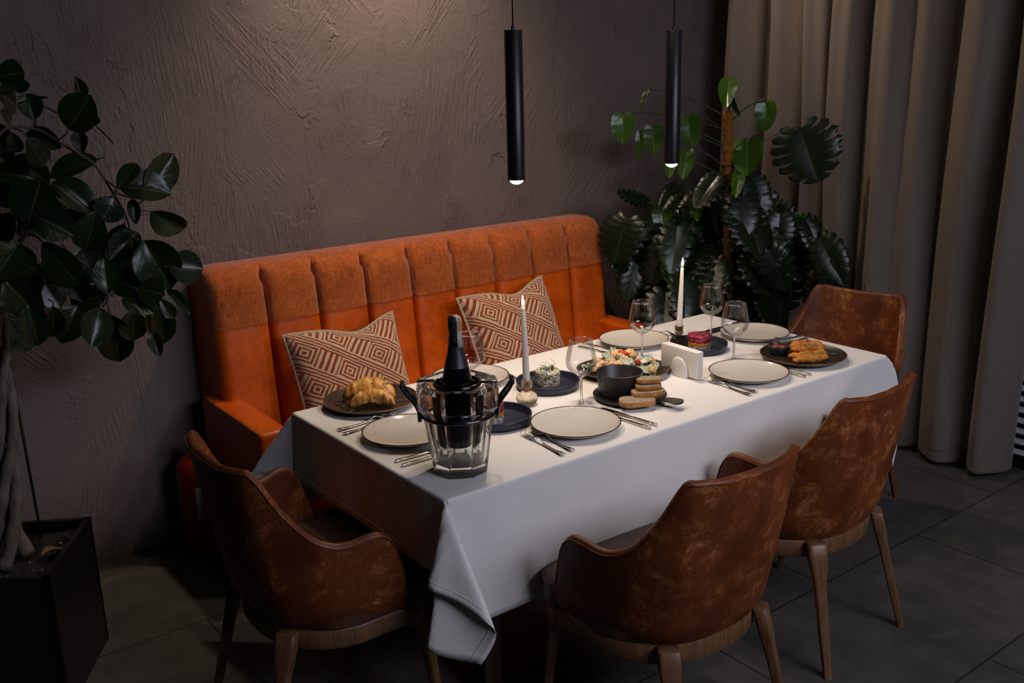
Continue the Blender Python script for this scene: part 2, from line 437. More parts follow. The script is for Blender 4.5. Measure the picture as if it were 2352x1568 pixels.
M['herring'] = mat_chop('chopped_herring', [(.36, .34, .30), (.55, .52, .46), (.22, .22, .20), (.45, .42, .34)], 140)
M['green'] = simple('green_herb', (.045, .085, .03), .5); M['sprig'] = simple('grey_green_sprig', (.11, .15, .13), .5)
M['lettuce'] = mat_crust('pale_lettuce', (.16, .22, .13), (.34, .40, .28), (.55, .58, .48), 30, .4); M['tomato'] = simple('red_tomato', (.52, .05, .012), .22); M['cheese'] = simple('cream_cheese_flake', (.70, .58, .38), .5)
M['crouton'] = mat_crust('toasted_crouton', (.42, .17, .03), (.62, .36, .12), (.70, .55, .33), 50); M['chicken'] = mat_crust('seared_chicken', (.46, .18, .05), (.64, .40, .20), (.72, .56, .38), 45)
M['sauce'] = simple('red_sauce', (.42, .045, .006), .14); M['soup'] = simple('dark_stew', (.030, .018, .010), .15)
M['soil'] = mat_soil(); M['coir'] = mat_coir(); M['planter'] = simple('black_planter', (.008, .0075, .0075), .42); M['dry'] = simple('dry_leaf', (.16, .085, .035), .8)
M['ext'] = simple('dark_red_paint', (.16, .008, .006), .3); M['label'] = simple('grey_paper_label', (.42, .40, .36), .6); M['ink'] = simple('dark_print', (.05, .05, .05), .7)
M['stamp'] = simple('cream_tax_band', (.52, .47, .40), .6); M['stamp2'] = simple('orange_print', (.55, .20, .06), .6)
M['slat'] = simple('pale_lilac_slat', (.62, .56, .60), .5); M['ceil'] = simple('dark_ceiling', (.05, .046, .044), .8); M['table'] = simple('dark_table_wood', (.05, .03, .018), .5)
def emitter(name, col, s):
    n = NT(name); n.p(color=(0, 0, 0), emit=col, estr=s); return n.mat
M['bulb'] = emitter('warm_led_lens', (1, .93, .84), 30.0); M['flame'] = emitter('candle_flame', (1, .72, .38), 14.0); M['spotlens'] = emitter('spot_lens', (1, .86, .70), 60.0)
M['wick'] = simple('burnt_wick', (.01, .008, .006), .9)

# ------------------------------------------------------------------ measured layout
CAM = (-1.2404, -1.9371, 1.7868); CAMROT = (0.64622, 0.26714, -0.02646); CAMF = 2259.66
PEND = 9.8; DOWN = 36.0; WASH = 102.0; AISLE = 62.0; CURT = 60.0; FILL = 26.0; AMB = .008
FICUS= [[[-0.525,1.028,1.665],[-0.474,0.97,1.754],0.089],[[-0.466,1.081,1.751],[-0.484,1.029,1.798],0.033],[[-0.699,0.972,1.807],[-0.633,0.95,1.82],0.073],[[-0.65,1.253,1.769],[-0.587,1.279,1.732],0.089],[[-0.61,1.203,1.776],[-0.581,1.159,1.788],0.031],[[-0.602,1.127,1.763],[-0.595,1.09,1.696],0.058],[[-0.611,1.007,1.747],[-0.582,0.95,1.752],0.013],[[-0.692,1.021,1.722],[-0.65,1.062,1.69],0.047],[[-0.662,1.224,1.685],[-0.652,1.25,1.606],0.06],[[-0.598,1.214,1.65],[-0.521,1.167,1.614],0.057],[[-0.63,1.052,1.648],[-0.594,1.057,1.567],0.068],[[-0.641,1.192,1.659],[-0.625,1.224,1.59],0.037],[[-0.639,1.24,1.585],[-0.563,1.181,1.51],0.069],[[-0.608,1.15,1.526],[-0.714,1.161,1.56],0.064],[[-0.654,1.117,1.393],[-0.608,1.068,1.531],0.117],[[-0.573,1.106,1.516],[-0.478,1.047,1.441],0.078],[[-0.399,1.258,1.562],[-0.536,1.292,1.522],0.073],[[-0.473,1.131,1.653],[-0.484,1.097,1.596],0.039],[[-0.401,1.25,1.67],[-0.347,1.249,1.602],0.018],[[-0.403,1.241,1.697],[-0.391,1.273,1.653],0.032],[[-0.32,1.083,1.458],[-0.22,1.085,1.575],0.079],[[-0.391,1.092,1.486],[-0.256,1.042,1.475],0.092],[[-0.407,1.051,1.488],[-0.339,1.078,1.556],0.05],[[-0.335,1.009,1.418],[-0.236,1.014,1.342],0.074],[[-0.424,1.043,1.464],[-0.468,1.037,1.402],0.074],[[-0.356,1.106,1.449],[-0.362,1.077,1.38],0.032],[[-0.384,1.279,1.173],[-0.325,1.233,1.302],0.079],[[-0.347,1.086,1.324],[-0.29,1.041,1.175],0.116],[[-0.287,1.055,1.241],[-0.191,1.028,1.228],0.087],[[-0.323,1.196,1.333],[-0.437,1.165,1.26],0.073],[[-0.487,1.134,1.208],[-0.504,1.173,1.307],0.085],[[-0.535,0.983,1.333],[-0.517,0.921,1.431],0.078],[[-0.483,1.026,1.194],[-0.475,1.047,1.294],0.059],[[-0.431,1.153,1.166],[-0.356,1.112,1.227],0.068],[[-0.388,1.059,1.188],[-0.324,1.011,1.167],0.076],[[-0.419,1.101,1.163],[-0.358,1.037,1.119],0.062],[[-0.448,1.18,1.154],[-0.536,1.218,1.148],0.067],[[-0.424,1.265,1.077],[-0.407,1.283,0.902],0.094],[[-0.346,1.267,1.081],[-0.383,1.199,0.996],0.075],[[-0.298,1.193,1.11],[-0.271,1.216,0.948],0.068],[[-0.326,1.189,1.088],[-0.311,1.193,0.998],0.053],[[-0.36,1.059,1.044],[-0.361,1.012,0.983],0.038],[[-0.331,1.027,1.151],[-0.306,1.003,1.091],0.036],[[-0.298,1.066,1.169],[-0.256,0.997,1.11],0.028],[[-0.525,0.965,1.167],[-0.57,0.915,1.073],0.077],[[-0.527,1.209,1.132],[-0.596,1.182,1.034],0.084],[[-0.631,1.046,1.359],[-0.566,0.987,1.234],0.084],[[-0.644,1.274,1.28],[-0.622,1.255,1.126],0.083],[[-0.702,1.019,1.362],[-0.78,0.956,1.295],0.105],[[-0.652,0.968,1.438],[-0.578,0.918,1.392],0.085],[[-0.742,1.173,1.152],[-0.698,1.121,1.039],0.091],[[-0.714,0.963,1.207],[-0.695,0.952,1.086],0.066],[[-0.633,1.032,1.175],[-0.636,1.082,1.073],0.049],[[-0.753,0.99,1.281],[-0.678,0.984,1.152],0.075],[[-0.608,1.205,1.215],[-0.585,1.184,1.14],0.058],[[-0.644,1.378,1.413],[-0.681,1.365,1.328],0.063],[[-0.511,1.259,1.421],[-0.464,1.238,1.327],0.076],[[-0.436,1.226,1.363],[-0.451,1.206,1.257],0.073],[[-0.345,1.26,1.356],[-0.384,1.296,1.25],0.074],[[-0.731,1.353,1.278],[-0.697,1.343,1.164],0.075],[[-0.696,1.225,1.628],[-0.659,1.186,1.564],0.068],[[-0.686,1.259,1.5],[-0.652,1.214,1.45],0.063],[[-0.307,1.257,1.233],[-0.277,1.291,1.08],0.072],[[-0.535,1.243,1.279],[-0.518,1.179,1.151],0.073],[[-0.669,1.368,1.185],[-0.653,1.366,1.044],0.078],[[-0.453,1.378,1.151],[-0.484,1.357,1.059],0.068],[[-0.553,1.364,1.483],[-0.485,1.373,1.408],0.075],[[-0.666,1.347,1.323],[-0.619,1.366,1.192],0.082],[[-0.561,1.299,1.262],[-0.625,1.24,1.172],0.074]]
BR= [[[-0.703,1.15,1.632],[-0.661,1.15,1.675],[-0.608,1.15,1.674],[-0.564,1.15,1.657],[-0.501,1.15,1.604],[-0.439,1.15,1.562],[-0.415,1.15,1.509],[-0.394,1.15,1.464],[-0.366,1.15,1.4],[-0.358,1.15,1.329],[-0.371,1.15,1.256]],[[-0.585,1.15,1.671],[-0.574,1.15,1.733],[-0.567,1.15,1.735],[-0.505,1.15,1.7],[-0.496,1.15,1.66]],[[-0.671,1.15,1.472],[-0.663,1.15,1.409],[-0.66,1.15,1.356],[-0.679,1.15,1.341],[-0.667,1.15,1.3]],[[-0.646,1.15,1.389],[-0.66,1.15,1.356]],[[-0.646,1.15,1.389],[-0.61,1.15,1.344]],[[-0.415,1.15,1.509],[-0.379,1.15,1.478]],[[-0.398,1.15,1.472],[-0.334,1.15,1.442],[-0.299,1.15,1.451]],[[-0.351,1.15,1.415],[-0.292,1.15,1.401]],[[-0.432,1.15,1.167],[-0.456,1.15,1.16],[-0.46,1.15,1.215],[-0.498,1.15,1.26],[-0.536,1.15,1.298],[-0.562,1.15,1.334]],[[-0.371,1.15,1.256],[-0.4,1.15,1.179],[-0.432,1.15,1.167]],[[-0.456,1.15,1.16],[-0.453,1.15,1.102]],[[-0.358,1.15,1.329],[-0.328,1.15,1.314]]]
HEART= [[[1.941,1.399,1.594],[1.927,1.386,1.465],0.118],[[2.16,1.427,1.523],[2.163,1.419,1.398],0.119],[[2.223,1.269,1.573],[2.225,1.235,1.436],0.125],[[2.302,1.332,1.407],[2.231,1.296,1.288],0.09],[[2.229,1.374,1.363],[2.172,1.327,1.297],0.06],[[2.112,1.399,1.694],[2.012,1.367,1.606],0.033],[[2.019,1.368,1.513],[2.007,1.36,1.392],0.041],[[2.498,1.258,1.732],[2.368,1.165,1.621],0.096],[[2.671,1.176,1.622],[2.659,1.172,1.484],0.111],[[2.544,1.177,1.453],[2.428,1.081,1.308],0.161],[[2.506,1.243,1.641],[2.447,1.156,1.567],0.035],[[2.213,1.418,1.154],[2.197,1.384,1.024],0.107],[[2.111,1.278,0.905],[2.085,1.195,0.795],0.079],[[2.7,0.97,1.095],[2.72,0.958,0.981],0.074],[[2.469,1.237,1.291],[2.378,1.229,1.204],0.074],[[2.44,1.133,1.304],[2.302,1.033,1.223],0.068],[[2.376,1.324,1.205],[2.256,1.225,1.101],0.078],[[2.548,1.233,1.026],[2.416,1.144,0.945],0.066]]
SPLIT= [[[2.7,1.003,1.506],[2.72,0.897,1.264],0.288],[[2.207,1.463,1.094],[1.966,1.418,0.989],0.195],[[2.224,1.455,1.039],[2.059,1.375,0.782],0.261],[[2.307,1.369,1.05],[2.335,1.302,0.817],0.239],[[2.616,1.265,1.08],[2.622,1.242,0.785],0.269],[[2.7,0.98,1.014],[2.72,1.03,0.747],0.259],[[2.7,0.86,0.996],[2.72,0.728,0.793],0.217],[[2.7,1.051,0.83],[2.72,1.065,0.568],0.259],[[2.341,1.396,0.858],[2.107,1.357,0.648],0.242],[[2.38,1.219,0.898],[2.24,1.156,0.683],0.238],[[2.677,1.205,1.187],[2.712,1.158,0.917],0.246],[[2.064,1.351,1.179],[1.867,1.335,1.247],0.083],[[2.406,1.351,1.201],[2.162,1.259,0.984],0.219],[[2.554,1.226,0.764],[2.377,1.164,0.593],0.223],[[2.7,0.835,0.801],[2.72,0.873,0.609],0.196],[[2.292,1.288,0.706],[2.074,1.236,0.611],0.174],[[2.161,1.505,0.955],[1.924,1.415,0.88],0.152],[[2.574,1.116,0.95],[2.524,1.078,0.747],0.219],[[2.489,1.324,1.131],[2.508,1.275,0.874],0.221],[[2.185,1.381,0.967],[2.298,1.367,0.737],0.193],[[2.7,1.12,1.128],[2.72,1.047,0.94],0.2],[[2.7,0.939,1.082],[2.72,0.844,0.902],0.175],[[2.051,1.422,0.894],[1.979,1.406,0.714],0.169],[[2.598,1.179,0.742],[2.722,1.159,0.523],0.224],[[2.387,1.213,1.295],[2.227,1.201,1.168],0.171],[[2.525,1.145,1.288],[2.555,1.06,1.168],0.152],[[2.265,1.349,1.255],[2.081,1.283,1.155],0.128],[[2.7,1.083,0.939],[2.72,0.935,0.783],0.223],[[2.7,0.804,0.889],[2.72,0.746,0.706],0.173],[[2.325,1.284,0.961],[2.159,1.238,0.82],0.216],[[2.515,1.228,0.944],[2.362,1.2,0.796],0.221],[[2.675,1.148,1.021],[2.44,1.055,0.89],0.223]]
TR= [[-0.838, 1.12, 0.416], [-0.816, 1.12, 0.601], [-0.785, 1.12, 0.799], [-0.774, 1.12, 0.983], [-0.766, 1.12, 1.086], [-0.735, 1.12, 1.309], [-0.713, 1.12, 1.491], [-0.671, 1.12, 1.667]]
# ------------------------------------------------------------------ setting
CEIL = 3.0; WALL_Y = 1.8
g = G(); g.box((-.5, -2.6, -.05), (9.0, 9.2, .1)); structure(g.build('floor', M['floor'], smooth=False))
g = G(); g.box((-.5, WALL_Y + .06, CEIL / 2), (9.0, .12, CEIL)); structure(g.build('wall_back', M['plaster'], smooth=False))
g = G(); g.box((3.18, -2.6, CEIL / 2), (.12, 9.0, CEIL)); structure(g.build('wall_right', M['plaster'], smooth=False))
g = G(); g.box((-.5, -2.6, CEIL + .05), (9.0, 9.2, .1)); structure(g.build('ceiling', M['ceil'], smooth=False))

# ------------------------------------------------------------------ curtain on the right, slatted panel beyond it
def curtain():
    t = thing('curtain', 'floor-length taupe pleated curtain hanging along the right wall', 'curtain', (2.86, .75, 0))
    gaps = [1.70, 1.44, 1.18, 1.0, .82, .405, .14, -.03]
    amp = [.13, .14, .13, .14, .17, .17, .16]
    ys = []; N = 26
    for k in range(len(gaps) - 1):
        for i in range(N): ys.append((k, lerp(.30, 1, i / N) if k == 0 else i / N))
    ys.append((len(gaps) - 2, 1.0))
    zs = [.018, .03, .05, .2, .4, .7, 1.0, 1.3, 1.6, 1.9, 2.2, 2.5, 2.75, 2.93]
    g = G()
    def fn(i, j):
        k, f = ys[i]; z = zs[j]
        y0, y1 = gaps[k], gaps[k + 1]
        y = lerp(y0, y1, f)
        prof = abs(sin(PI * f)) ** .55
        wob = .016 * sin(3.1 * z + 2.3 * k) * sin(PI * f) + (.030 if k == 4 else .018) * sin((3 if k != 4 else 5) * f * PI + z * .35 + k) * sin(PI * f)
        a = amp[k] * (1.1 - .12 * z)
        x = .15 - a * prof * 1.05 + wob + .02 * sin(k * 1.7)
        yy = y + (.02 * sin(z * 1.9 + k * 1.3)) * (1 if 0 < k else .3)
        bulge = (f - .5) * .035 * prof
        return (x, yy - .75 - bulge, z)
    g.grid(len(ys), len(zs), fn)
    o = g.build('drape', M['curtain'], t, solid=.004)
    g = G()
    g.grid(len(ys), 2, lambda i, j: (fn(i, 0)[0] - .0035, fn(i, 0)[1], (.075, .079)[j]))
    g.build('hem_seam', M['curtain'], t)
    g = G(); g.box((.0, -.05, 2.955), (.03, 2.0, .05)); g.build('curtain_rail', M['black'], t, smooth=False)
curtain()
t = thing('slatted_screen', 'pale slatted screen standing beside the curtain edge', 'screen', (3.08, -.50, 0))
g = G(); g.box((0, .59, .62), (.04, .035, 1.24)); g.box((0, -.59, .62), (.04, .035, 1.24)); g.box((0, 0, .012), (.04, 1.18, .024)); g.box((0, 0, 1.228), (.04, 1.18, .024)); g.build('frame', M['black'], t, smooth=False)
g = G()
for i in range(23):
    z = .06 + i * .05; g.box((-.005, 0, z), (.026, 1.15, .006), Matrix.Rotation(.55, 3, 'Y'))
    g.box((.0, 0, z + .012), (.004, 1.15, .022), Matrix.Rotation(.25, 3, 'Y'))
g.build('slats', M['slat'], t, smooth=False)

# ------------------------------------------------------------------ pendants, ceiling spots
def pendant(loc):
    t = thing('pendant_lamp', '', 'lamp', loc)
    g = G(); g.lathe([(.0235, 0.004), (.0265, .002), (.0265, 0), (.0255, -.0), (.0255, .0)][::-1][:1] + [(.0268, 0), (.0268, .4315), (.026, .4325), (0, .4325)], 40)
    g.lathe([(.0225, .012), (.0225, 0), (.0268, 0)], 40)
    g.build('tube', M['black'], t, sharp=40)
    g = G(); g.lathe([(0, .4325), (.0062, .4325), (.0055, .4445), (.0022, .446), (0, .446)], 16); g.build('cord_grip', M['black'], t, sharp=40)
    g = G(); g.tube([(0, 0, .44), (0, 0, CEIL - loc[2] - .02)], .0022, 8); g.build('cord', M['black'], t)
    g = G(); g.lathe([(0, CEIL - loc[2] - .028), (.045, CEIL - loc[2] - .028), (.045, CEIL - loc[2]), (0, CEIL - loc[2])], 32); g.build('ceiling_rose', M['black'], t, sharp=40)
    g = G(); g.lathe([(.0205, .004), (.0205, -.001), (.018, -.006), (.012, -.0105), (.006, -.0125), (0, -.013)], 32); g.build('lens', M['bulb'], t)
    return t
p1 = pendant((.586, .44, 1.472)); tag(p1, 'black tube pendant lamp hanging over the ice bucket half of the table', 'lamp', 'tube pendants over the table')
p2 = dup(p1, (1.256, .44, 1.472), 0, 'black tube pendant lamp hanging in front of the climbing heart-leaf plant')

def add_light(kind, name, loc, target, energy, col, **kw):
    l = bpy.data.lights.new(name, kind); l.energy = energy; l.color = col
    for k, v in kw.items(): setattr(l, k, v)
    o = bpy.data.objects.new(name, l); COL.objects.link(o); o.location = loc
    d = V(target) - V(loc); o.rotation_euler = d.to_track_quat('-Z', 'Y').to_euler(); return o
WARM = (1.0, .80, .60)
for x in (.586, 1.256):
    add_light('SPOT', 'pendant_light', (x, .44, 1.455), (x, .44, 0), PEND, (1, .82, .66), spot_size=math.radians(136), spot_blend=.40, shadow_soft_size=.02)

# two rows of small ceiling downlights above the table
spot_label = 'small round ceiling downlight above the table'
def downlight(x, y):
    t = thing('downlight', spot_label, 'lamp', (x, y, CEIL), 0, 'ceiling downlights above the table')
    g = G(); g.lathe([(.028, -.002), (.045, -.006), (.048, 0), (.028, 0)], 24); g.build('bezel', M['black'], t)
    g = G(); g.lathe([(0, -.004), (.027, -.004), (.027, 0)], 24); g.build('lens', M['spotlens'], t)
    return t
# ------------------------------------------------------------------ dining chairs
def make_chair():
    t = thing('dining_chair', '', 'chair')
    us = [0, .2, .35, .42, .50, .58, .66, .74, .84, .91, .96, 1.0]
    BX = [0, .105, .170, .197, .221, .242, .257, .267, .276, .280, .282, .283]
    BY = [-.205, -.196, -.168, -.140, -.105, -.064, -.024, .016, .064, .098, .122, .140]
    TX = [0, .100, .172, .200, .228, .254, .274, .290, .305, .312, .315, .313]
    TY = [-.285, -.281, -.262, -.240, -.205, -.160, -.112, -.064, -.010, .028, .056, .080]
    HH = [.866, .870, .876, .868, .768, .688, .655, .650, .660, .655, .615, .50]
    Z0, ZT, TH = .392, .87, .033
    def plan(u, z):
        a = abs(u); s = (z - Z0) / (ZT - Z0)
        x = lerp(interp(us, BX, a), interp(us, TX, a), s); y = lerp(interp(us, BY, a), interp(us, TY, a), s)
        k = 1 - .10 * max(0, 1 - (z - Z0) / .07) ** 2
        bul = 1 + .015 * sin(PI * min(max(s, 0), 1)) * (1 - .3 * a)
        return V(((x * k * bul) * (1 if u >= 0 else -1), (y * k * bul), z))
    def nrm(u, z):
        e = .01; d = plan(min(u + e, 1), z) - plan(max(u - e, -1), z); d.z = 0; d.normalize()
        return V((-d.y, d.x, 0))      # towards the inside of the shell
    NU = 101
    nv, na = 16, 6
    def fn(i, j):
        u = -1 + 2 * i / (NU - 1); h = interp(us, HH, abs(u)); th = TH * (1 - .25 * (h - Z0) / (ZT - Z0))
        zt = h - th / 2
        if j < nv:
            z = lerp(Z0, zt, j / (nv - 1)); return plan(u, z)
        if j < nv + na:
            a = PI * (j - nv + 1) / (na + 1); n = nrm(u, zt); p = plan(u, zt)
            return p + n * (th / 2 * (1 - cos(a))) + V((0, 0, th / 2 * sin(a)))
        k = j - nv - na; z = lerp(zt, Z0, k / (nv - 1)); return plan(u, z) + nrm(u, z) * th
    g = G(); g.grid(NU, nv * 2 + na, fn)
    n = nv * 2 + na
    g.f.append(tuple(range(n))); g.m.append(0); g.f.append(tuple((NU - 1) * n + k for k in range(n))[::-1]); g.m.append(0)
    g.build('upholstered_shell', M['worn'], t, sharp=70)
    # seam piping following the rim
    for off, nm in ((0.0, 'rim_piping'),):
        pts = []
        for i in range(NU):
            u = -1 + 2 * i / (NU - 1); h = interp(us, HH, abs(u)); th = TH * (1 - .25 * (h - Z0) / (ZT - Z0)); zt = h - th / 2
            pts.append(plan(u, zt) - nrm(u, zt) * .0005 + V((0, 0, .004)))
        g = G(); g.tube(pts, .0022, 6); g.build(nm, M['worn'], t)
    # D-shaped seat
    def dplan(a, sx, yb, yf):
        c, s = cos(a), sin(a); e = 5.5 if s > 0 else 2.3
        x = sx * (abs(c) ** (2 / e)) * (1 if c >= 0 else -1)
        y = (abs(s) ** (2 / e)) * (1 if s >= 0 else -1)
        q = max(0, min(1, (y * yf - .10) / .07)); q = q * q * (3 - 2 * q)
        return x * (lerp(.90, 1, q) if y > 0 else (.90 - .10 * abs(y))), (y * yf if y > 0 else y * yb)
    NA = 96; g = G(); rings = []
    for z, k in ((.398, .97), (.402, 1.0), (.46, 1.0), (.477, .985), (.487, .95), (.492, .85), (.495, .6), (.496, .3)):
        rings.append([V((dplan(2 * PI * i / NA, .292 * k, .180 * k, .252 * k)[0], dplan(2 * PI * i / NA, .292 * k, .180 * k, .252 * k)[1] + .004, z)) for i in range(NA)])
    g.loft(rings); g.build('seat_cushion', M['seat'], t, sharp=60)
    g = G(); pts = [V((dplan(2 * PI * i / NA, .2905, .179, .251)[0], dplan(2 * PI * i / NA, .2905, .179, .251)[1] + .004, .474)) for i in range(NA + 1)]
    g.tube(pts, .003, 6, cap=False); g.build('seat_piping', M['seat'], t)
    # wooden base ring
    g = G(); rings = []
    for z, k in ((.345, .955), (.343, .985), (.347, .995), (.393, 1.0), (.397, .99), (.397, .6)):
        rings.append([V((dplan(2 * PI * i / NA, .288 * k, .198 * k, .248 * k)[0], dplan(2 * PI * i / NA, .288 * k, .198 * k, .248 * k)[1] + .004, z)) for i in range(NA)])
    g.loft(rings); g.build('seat_frame', M['wood'], t, sharp=40)
    # legs: square shoulder, waist, taper
    def leg(top, foot, ang):
        g = G(); rings = []
        for z, w, d in ((.400, .054, .036), (.398, .058, .040), (.350, .057, .040), (.325, .050, .038), (.295, .040, .034), (.255, .035, .031), (.12, .029, .026), (0.0, .023, .021)):
            f = (.40 - z) / .40; c = V((lerp(top[0], foot[0], f), lerp(top[1], foot[1], f), z))
            ring = []
            for k in range(16):
                a = 2 * PI * k / 16 + PI / 16; e = 5
                x = w / 2 * abs(cos(a)) ** (2 / e) * (1 if cos(a) > 0 else -1); y = d / 2 * abs(sin(a)) ** (2 / e) * (1 if sin(a) > 0 else -1)
                ring.append(c + V((x * cos(ang) - y * sin(ang), x * sin(ang) + y * cos(ang), 0)))
            rings.append(ring)
        g.loft(rings); g.build('leg', M['wood'], t, sharp=50)
    leg((.168, -.168), (.213, -.262), .62); leg((-.168, -.168), (-.213, -.262), -.62)
    leg((.246, .185), (.258, .235), PI / 2 + .45); leg((-.246, .185), (-.258, .235), -PI / 2 - .45)
    return t
CH = make_chair(); CH.location = (.52, -.282, 0); CH.rotation_euler = (0, 0, math.radians(-2))
tag(CH, 'brown leather tub chair at the table front, nearest the draped cloth corner', 'chair', 'leather tub chairs around the table')
dup(CH, (1.255, -.155, 0), math.radians(3), 'brown leather tub chair at the table front, nearer the curtain and open floor')
dup(CH, (-.188, .405, 0), math.radians(-90), 'dark leather tub chair at the table end beside the sofa arm and planter')
dup(CH, (2.085, .345, 0), math.radians(98), 'brown leather tub chair at the far table end before the curtain and climbing plant')

# ------------------------------------------------------------------ sofa
def make_sofa():
    t = thing('sofa', 'orange leather bench sofa with channelled woven-topped back against the plaster wall', 'sofa', (.99, 1.45, 0))
    X0, X1 = -.975, .975; OY = 1.45
    NP = 9; seams = [X0 + (X1 - X0) * k / NP for k in range(NP + 1)]
    prof = [(1.500, .40), (1.510, .46), (1.522, .56), (1.532, .66), (1.541, .76), (1.550, .85), (1.555, .887), (1.560, .93), (1.566, .98), (1.572, 1.03), (1.578, 1.058), (1.590, 1.080), (1.612, 1.097), (1.645, 1.105), (1.70, 1.106), (1.755, 1.103), (1.778, 1.094), (1.788, 1.075), (1.79, 1.03)]
    IB = 6
    nx = 24; xs = []
    for k in range(NP):
        for fr in (0, .012, .026, .042, .062, .09, .13, .2, .3, .4, .5, .6, .7, .8, .87, .91, .938, .958, .974, .988): xs.append(X0 + (X1 - X0) * (k + fr) / NP)
    xs.append(X1)
    def P(x, k):
        y, z = prof[k]
        f = ((x - X0) / (X1 - X0) * NP) % 1.0; d = min(f, 1 - f) * (X1 - X0) / NP
        edge = min(x - X0, X1 - x)
        inner = edge > .05
        m = 1.0 if k <= 9 else (.75 if k == 10 else (.35 if k == 11 else (.1 if k == 12 else 0)))
        gro = (.036 * math.exp(-(d / .0058) ** 2) + .006 * math.exp(-(d / .018) ** 2)) if inner else 0
        puff = .014 * (1 - (2 * f - 1) ** 6)
        tuft = .036 * math.exp(-(d / .017) ** 2 - ((z - 1.064) / .016) ** 2) if inner and k < 13 else 0
        y2 = y + (gro - puff) * m + tuft
        z2 = z - tuft * .35
        r = .035  # rounded outer ends
        if edge < r:
            q = 1 - edge / r; q = 1 - math.sqrt(max(0, 1 - q * q))
            y2 += q * .035 if k < 12 else 0
            z2 -= q * .035 if k >= 11 else 0
        return V((x, y2 - OY, z2))
    g = G(); g.grid(len(xs), IB + 1, lambda i, j: P(xs[i], j)); g.build('backrest', M['orange'], t)
    g = G(); g.grid(len(xs), len(prof) - IB, lambda i, j: P(xs[i], j + IB) + V((0, -.0015 if j > 0 else -.003, 0))); g.build('woven_back_band', M['band'], t)
    # outer sides and back of the back cushion
    for s, xe in ((-1, X0), (1, X1)):
        g = G(); poly = [P(xe, k) for k in range(len(prof))] + [V((xe, .34, .10)), V((xe, .06, .10))]
        c = sum(poly, V()) / len(poly); m = len(poly)
        g.add([p_ for p_ in poly] + [c + V((s * .006, 0, 0))], [(i, (i + 1) % m, m) for i in range(m)]); g.build('back_side', M['orange'], t)
    g = G(); g.box((0, .335, .57), (1.95, .012, .94)); g.build('back_panel', M['orange'], t, smooth=False)
    # seat
    g = G(); g.box((0, -.15, .36), (1.74, .62, .19)); g.build('seat_cushion', M['orange'], t, bevel=.03, seg=4)
    g = G(); g.box((0, -.10, .17), (1.74, .56, .20)); g.build('seat_base', M['orange'], t, bevel=.008)
    # arms, slightly wedge shaped, with welt on the outer top edge
    for s in (-1, 1):
        xo, xi = s * 1.02, s * .908
        g = G(); rings = []
        for y, zt in ((-.315, .612), (-.16, .613), (.0, .614), (.12, .615), (.20, .615)):
            ring = []; w = abs(xo - xi); cx = (xo + xi) / 2; r = .016
            for (px, pz, a0) in ((1, 1, 0), (-1, 1, PI / 2), (-1, -1, PI), (1, -1, 1.5 * PI)):
                for q in range(5):
                    a = a0 + q * PI / 8
                    zc = zt - r if pz > 0 else .08 + r
                    ring.append(V((cx + px * (w / 2 - r) + r * cos(a), y, zc + r * sin(a))))
            rings.append(ring)
        # rounded front face
        front = rings[0]; c = sum(front, V()) / len(front)
        pre = [[c + (p_ - c) * .80 + V((0, -.020, 0)) for p_ in front], [V((c.x + (p_.x - c.x) * .90, p_.y - .018, c.z + (p_.z - c.z) * .978)) for p_ in front], [V((c.x + (p_.x - c.x) * .965, p_.y - .011, c.z + (p_.z - c.z) * .992)) for p_ in front]]
        pre[0] = [V((c.x + (p_.x - c.x) * .7, p_.y - .020, c.z + (p_.z - c.z) * .93)) for p_ in front]
        g.loft(pre + rings); g.build('armrest', M['orange'], t, sharp=60)
        g = G(); g.tube([(xo - s * .005, -.318, .604), (xo - s * .005, -.1, .606), (xo - s * .005, .1, .608), (xo - s * .005, .2, .608)], .0035, 6); g.build('arm_welt', M['seat'], t)
    for sx in (-.93, .93):
        for sy in (-.28, .28):
            g = G(); g.tube([(sx, sy, .09), (sx, sy, 0)], [.022, .015], 12); g.build('leg', M['table'], t)
    return t
make_sofa()

# ------------------------------------------------------------------ cushions
def make_cushion(name, label, loc, rot, w, h, seed):
    t = bpy.data.objects.new(name, None); COL.objects.link(t); t.location = loc; t.rotation_euler = rot; t.empty_display_size = .05
    tag(t, label, 'cushion', 'patterned cushions on the sofa')
    N = 49
    def outl(u, v):
        # corners pulled out like ears, edges drawn in
        k = .055
        x = u * (1 - k * (1 - v * v)) ; y = v * (1 - k * (1 - u * u))
        sag = -.17 * math.exp(-((u - .28) / .42) ** 2) * max(0, v) ** 3
        return x * w / 2, (y + sag) * h / 2
    def th(u, v):
        return .088 * ((1 - u ** 4) * (1 - v ** 4)) ** .5 * (1 + .10 * noise.noise(V((u * 1.6 + seed, v * 1.6, 0))))
    def fn(s):
        def f(i, j):
            u = -1 + 2 * i / (N - 1); v = -1 + 2 * j / (N - 1); x, y = outl(u, v)
            wr = .004 * noise.noise(V((u * 4 + seed, v * 4, s))) * (1 - u ** 8) * (1 - v ** 8)
            return (x, y, s * th(u, v) + wr)
        return f
    g = G(); g.grid(N, N, fn(1)); n1 = len(g.v)
    g.grid(N, N, fn(-1))
    for q in range(len(g.v)):
        k = q % (N * N); g.uv[q] = ((k // N) / (N - 1) + seed * .37, (k % N) / (N - 1) + seed * .23)
    g.build('cover', M['pillow'], t)
    pts = []
    for (a, b, fx) in ((-1, 1, lambda s: (s, -1)), (-1, 1, lambda s: (1, s)), (-1, 1, lambda s: (-s, 1)), (-1, 1, lambda s: (-1, -s))):
        for i in range(20):
            u, v = fx(-1 + 2 * i / 20); x, y = outl(u, v); pts.append((x, y, 0))
    pts.append(pts[0])
    # round the ears a little
    g = G(); g.tube(pts, .0066, 8, cap=False); g.build('piping', M['piping'], t)
    return t
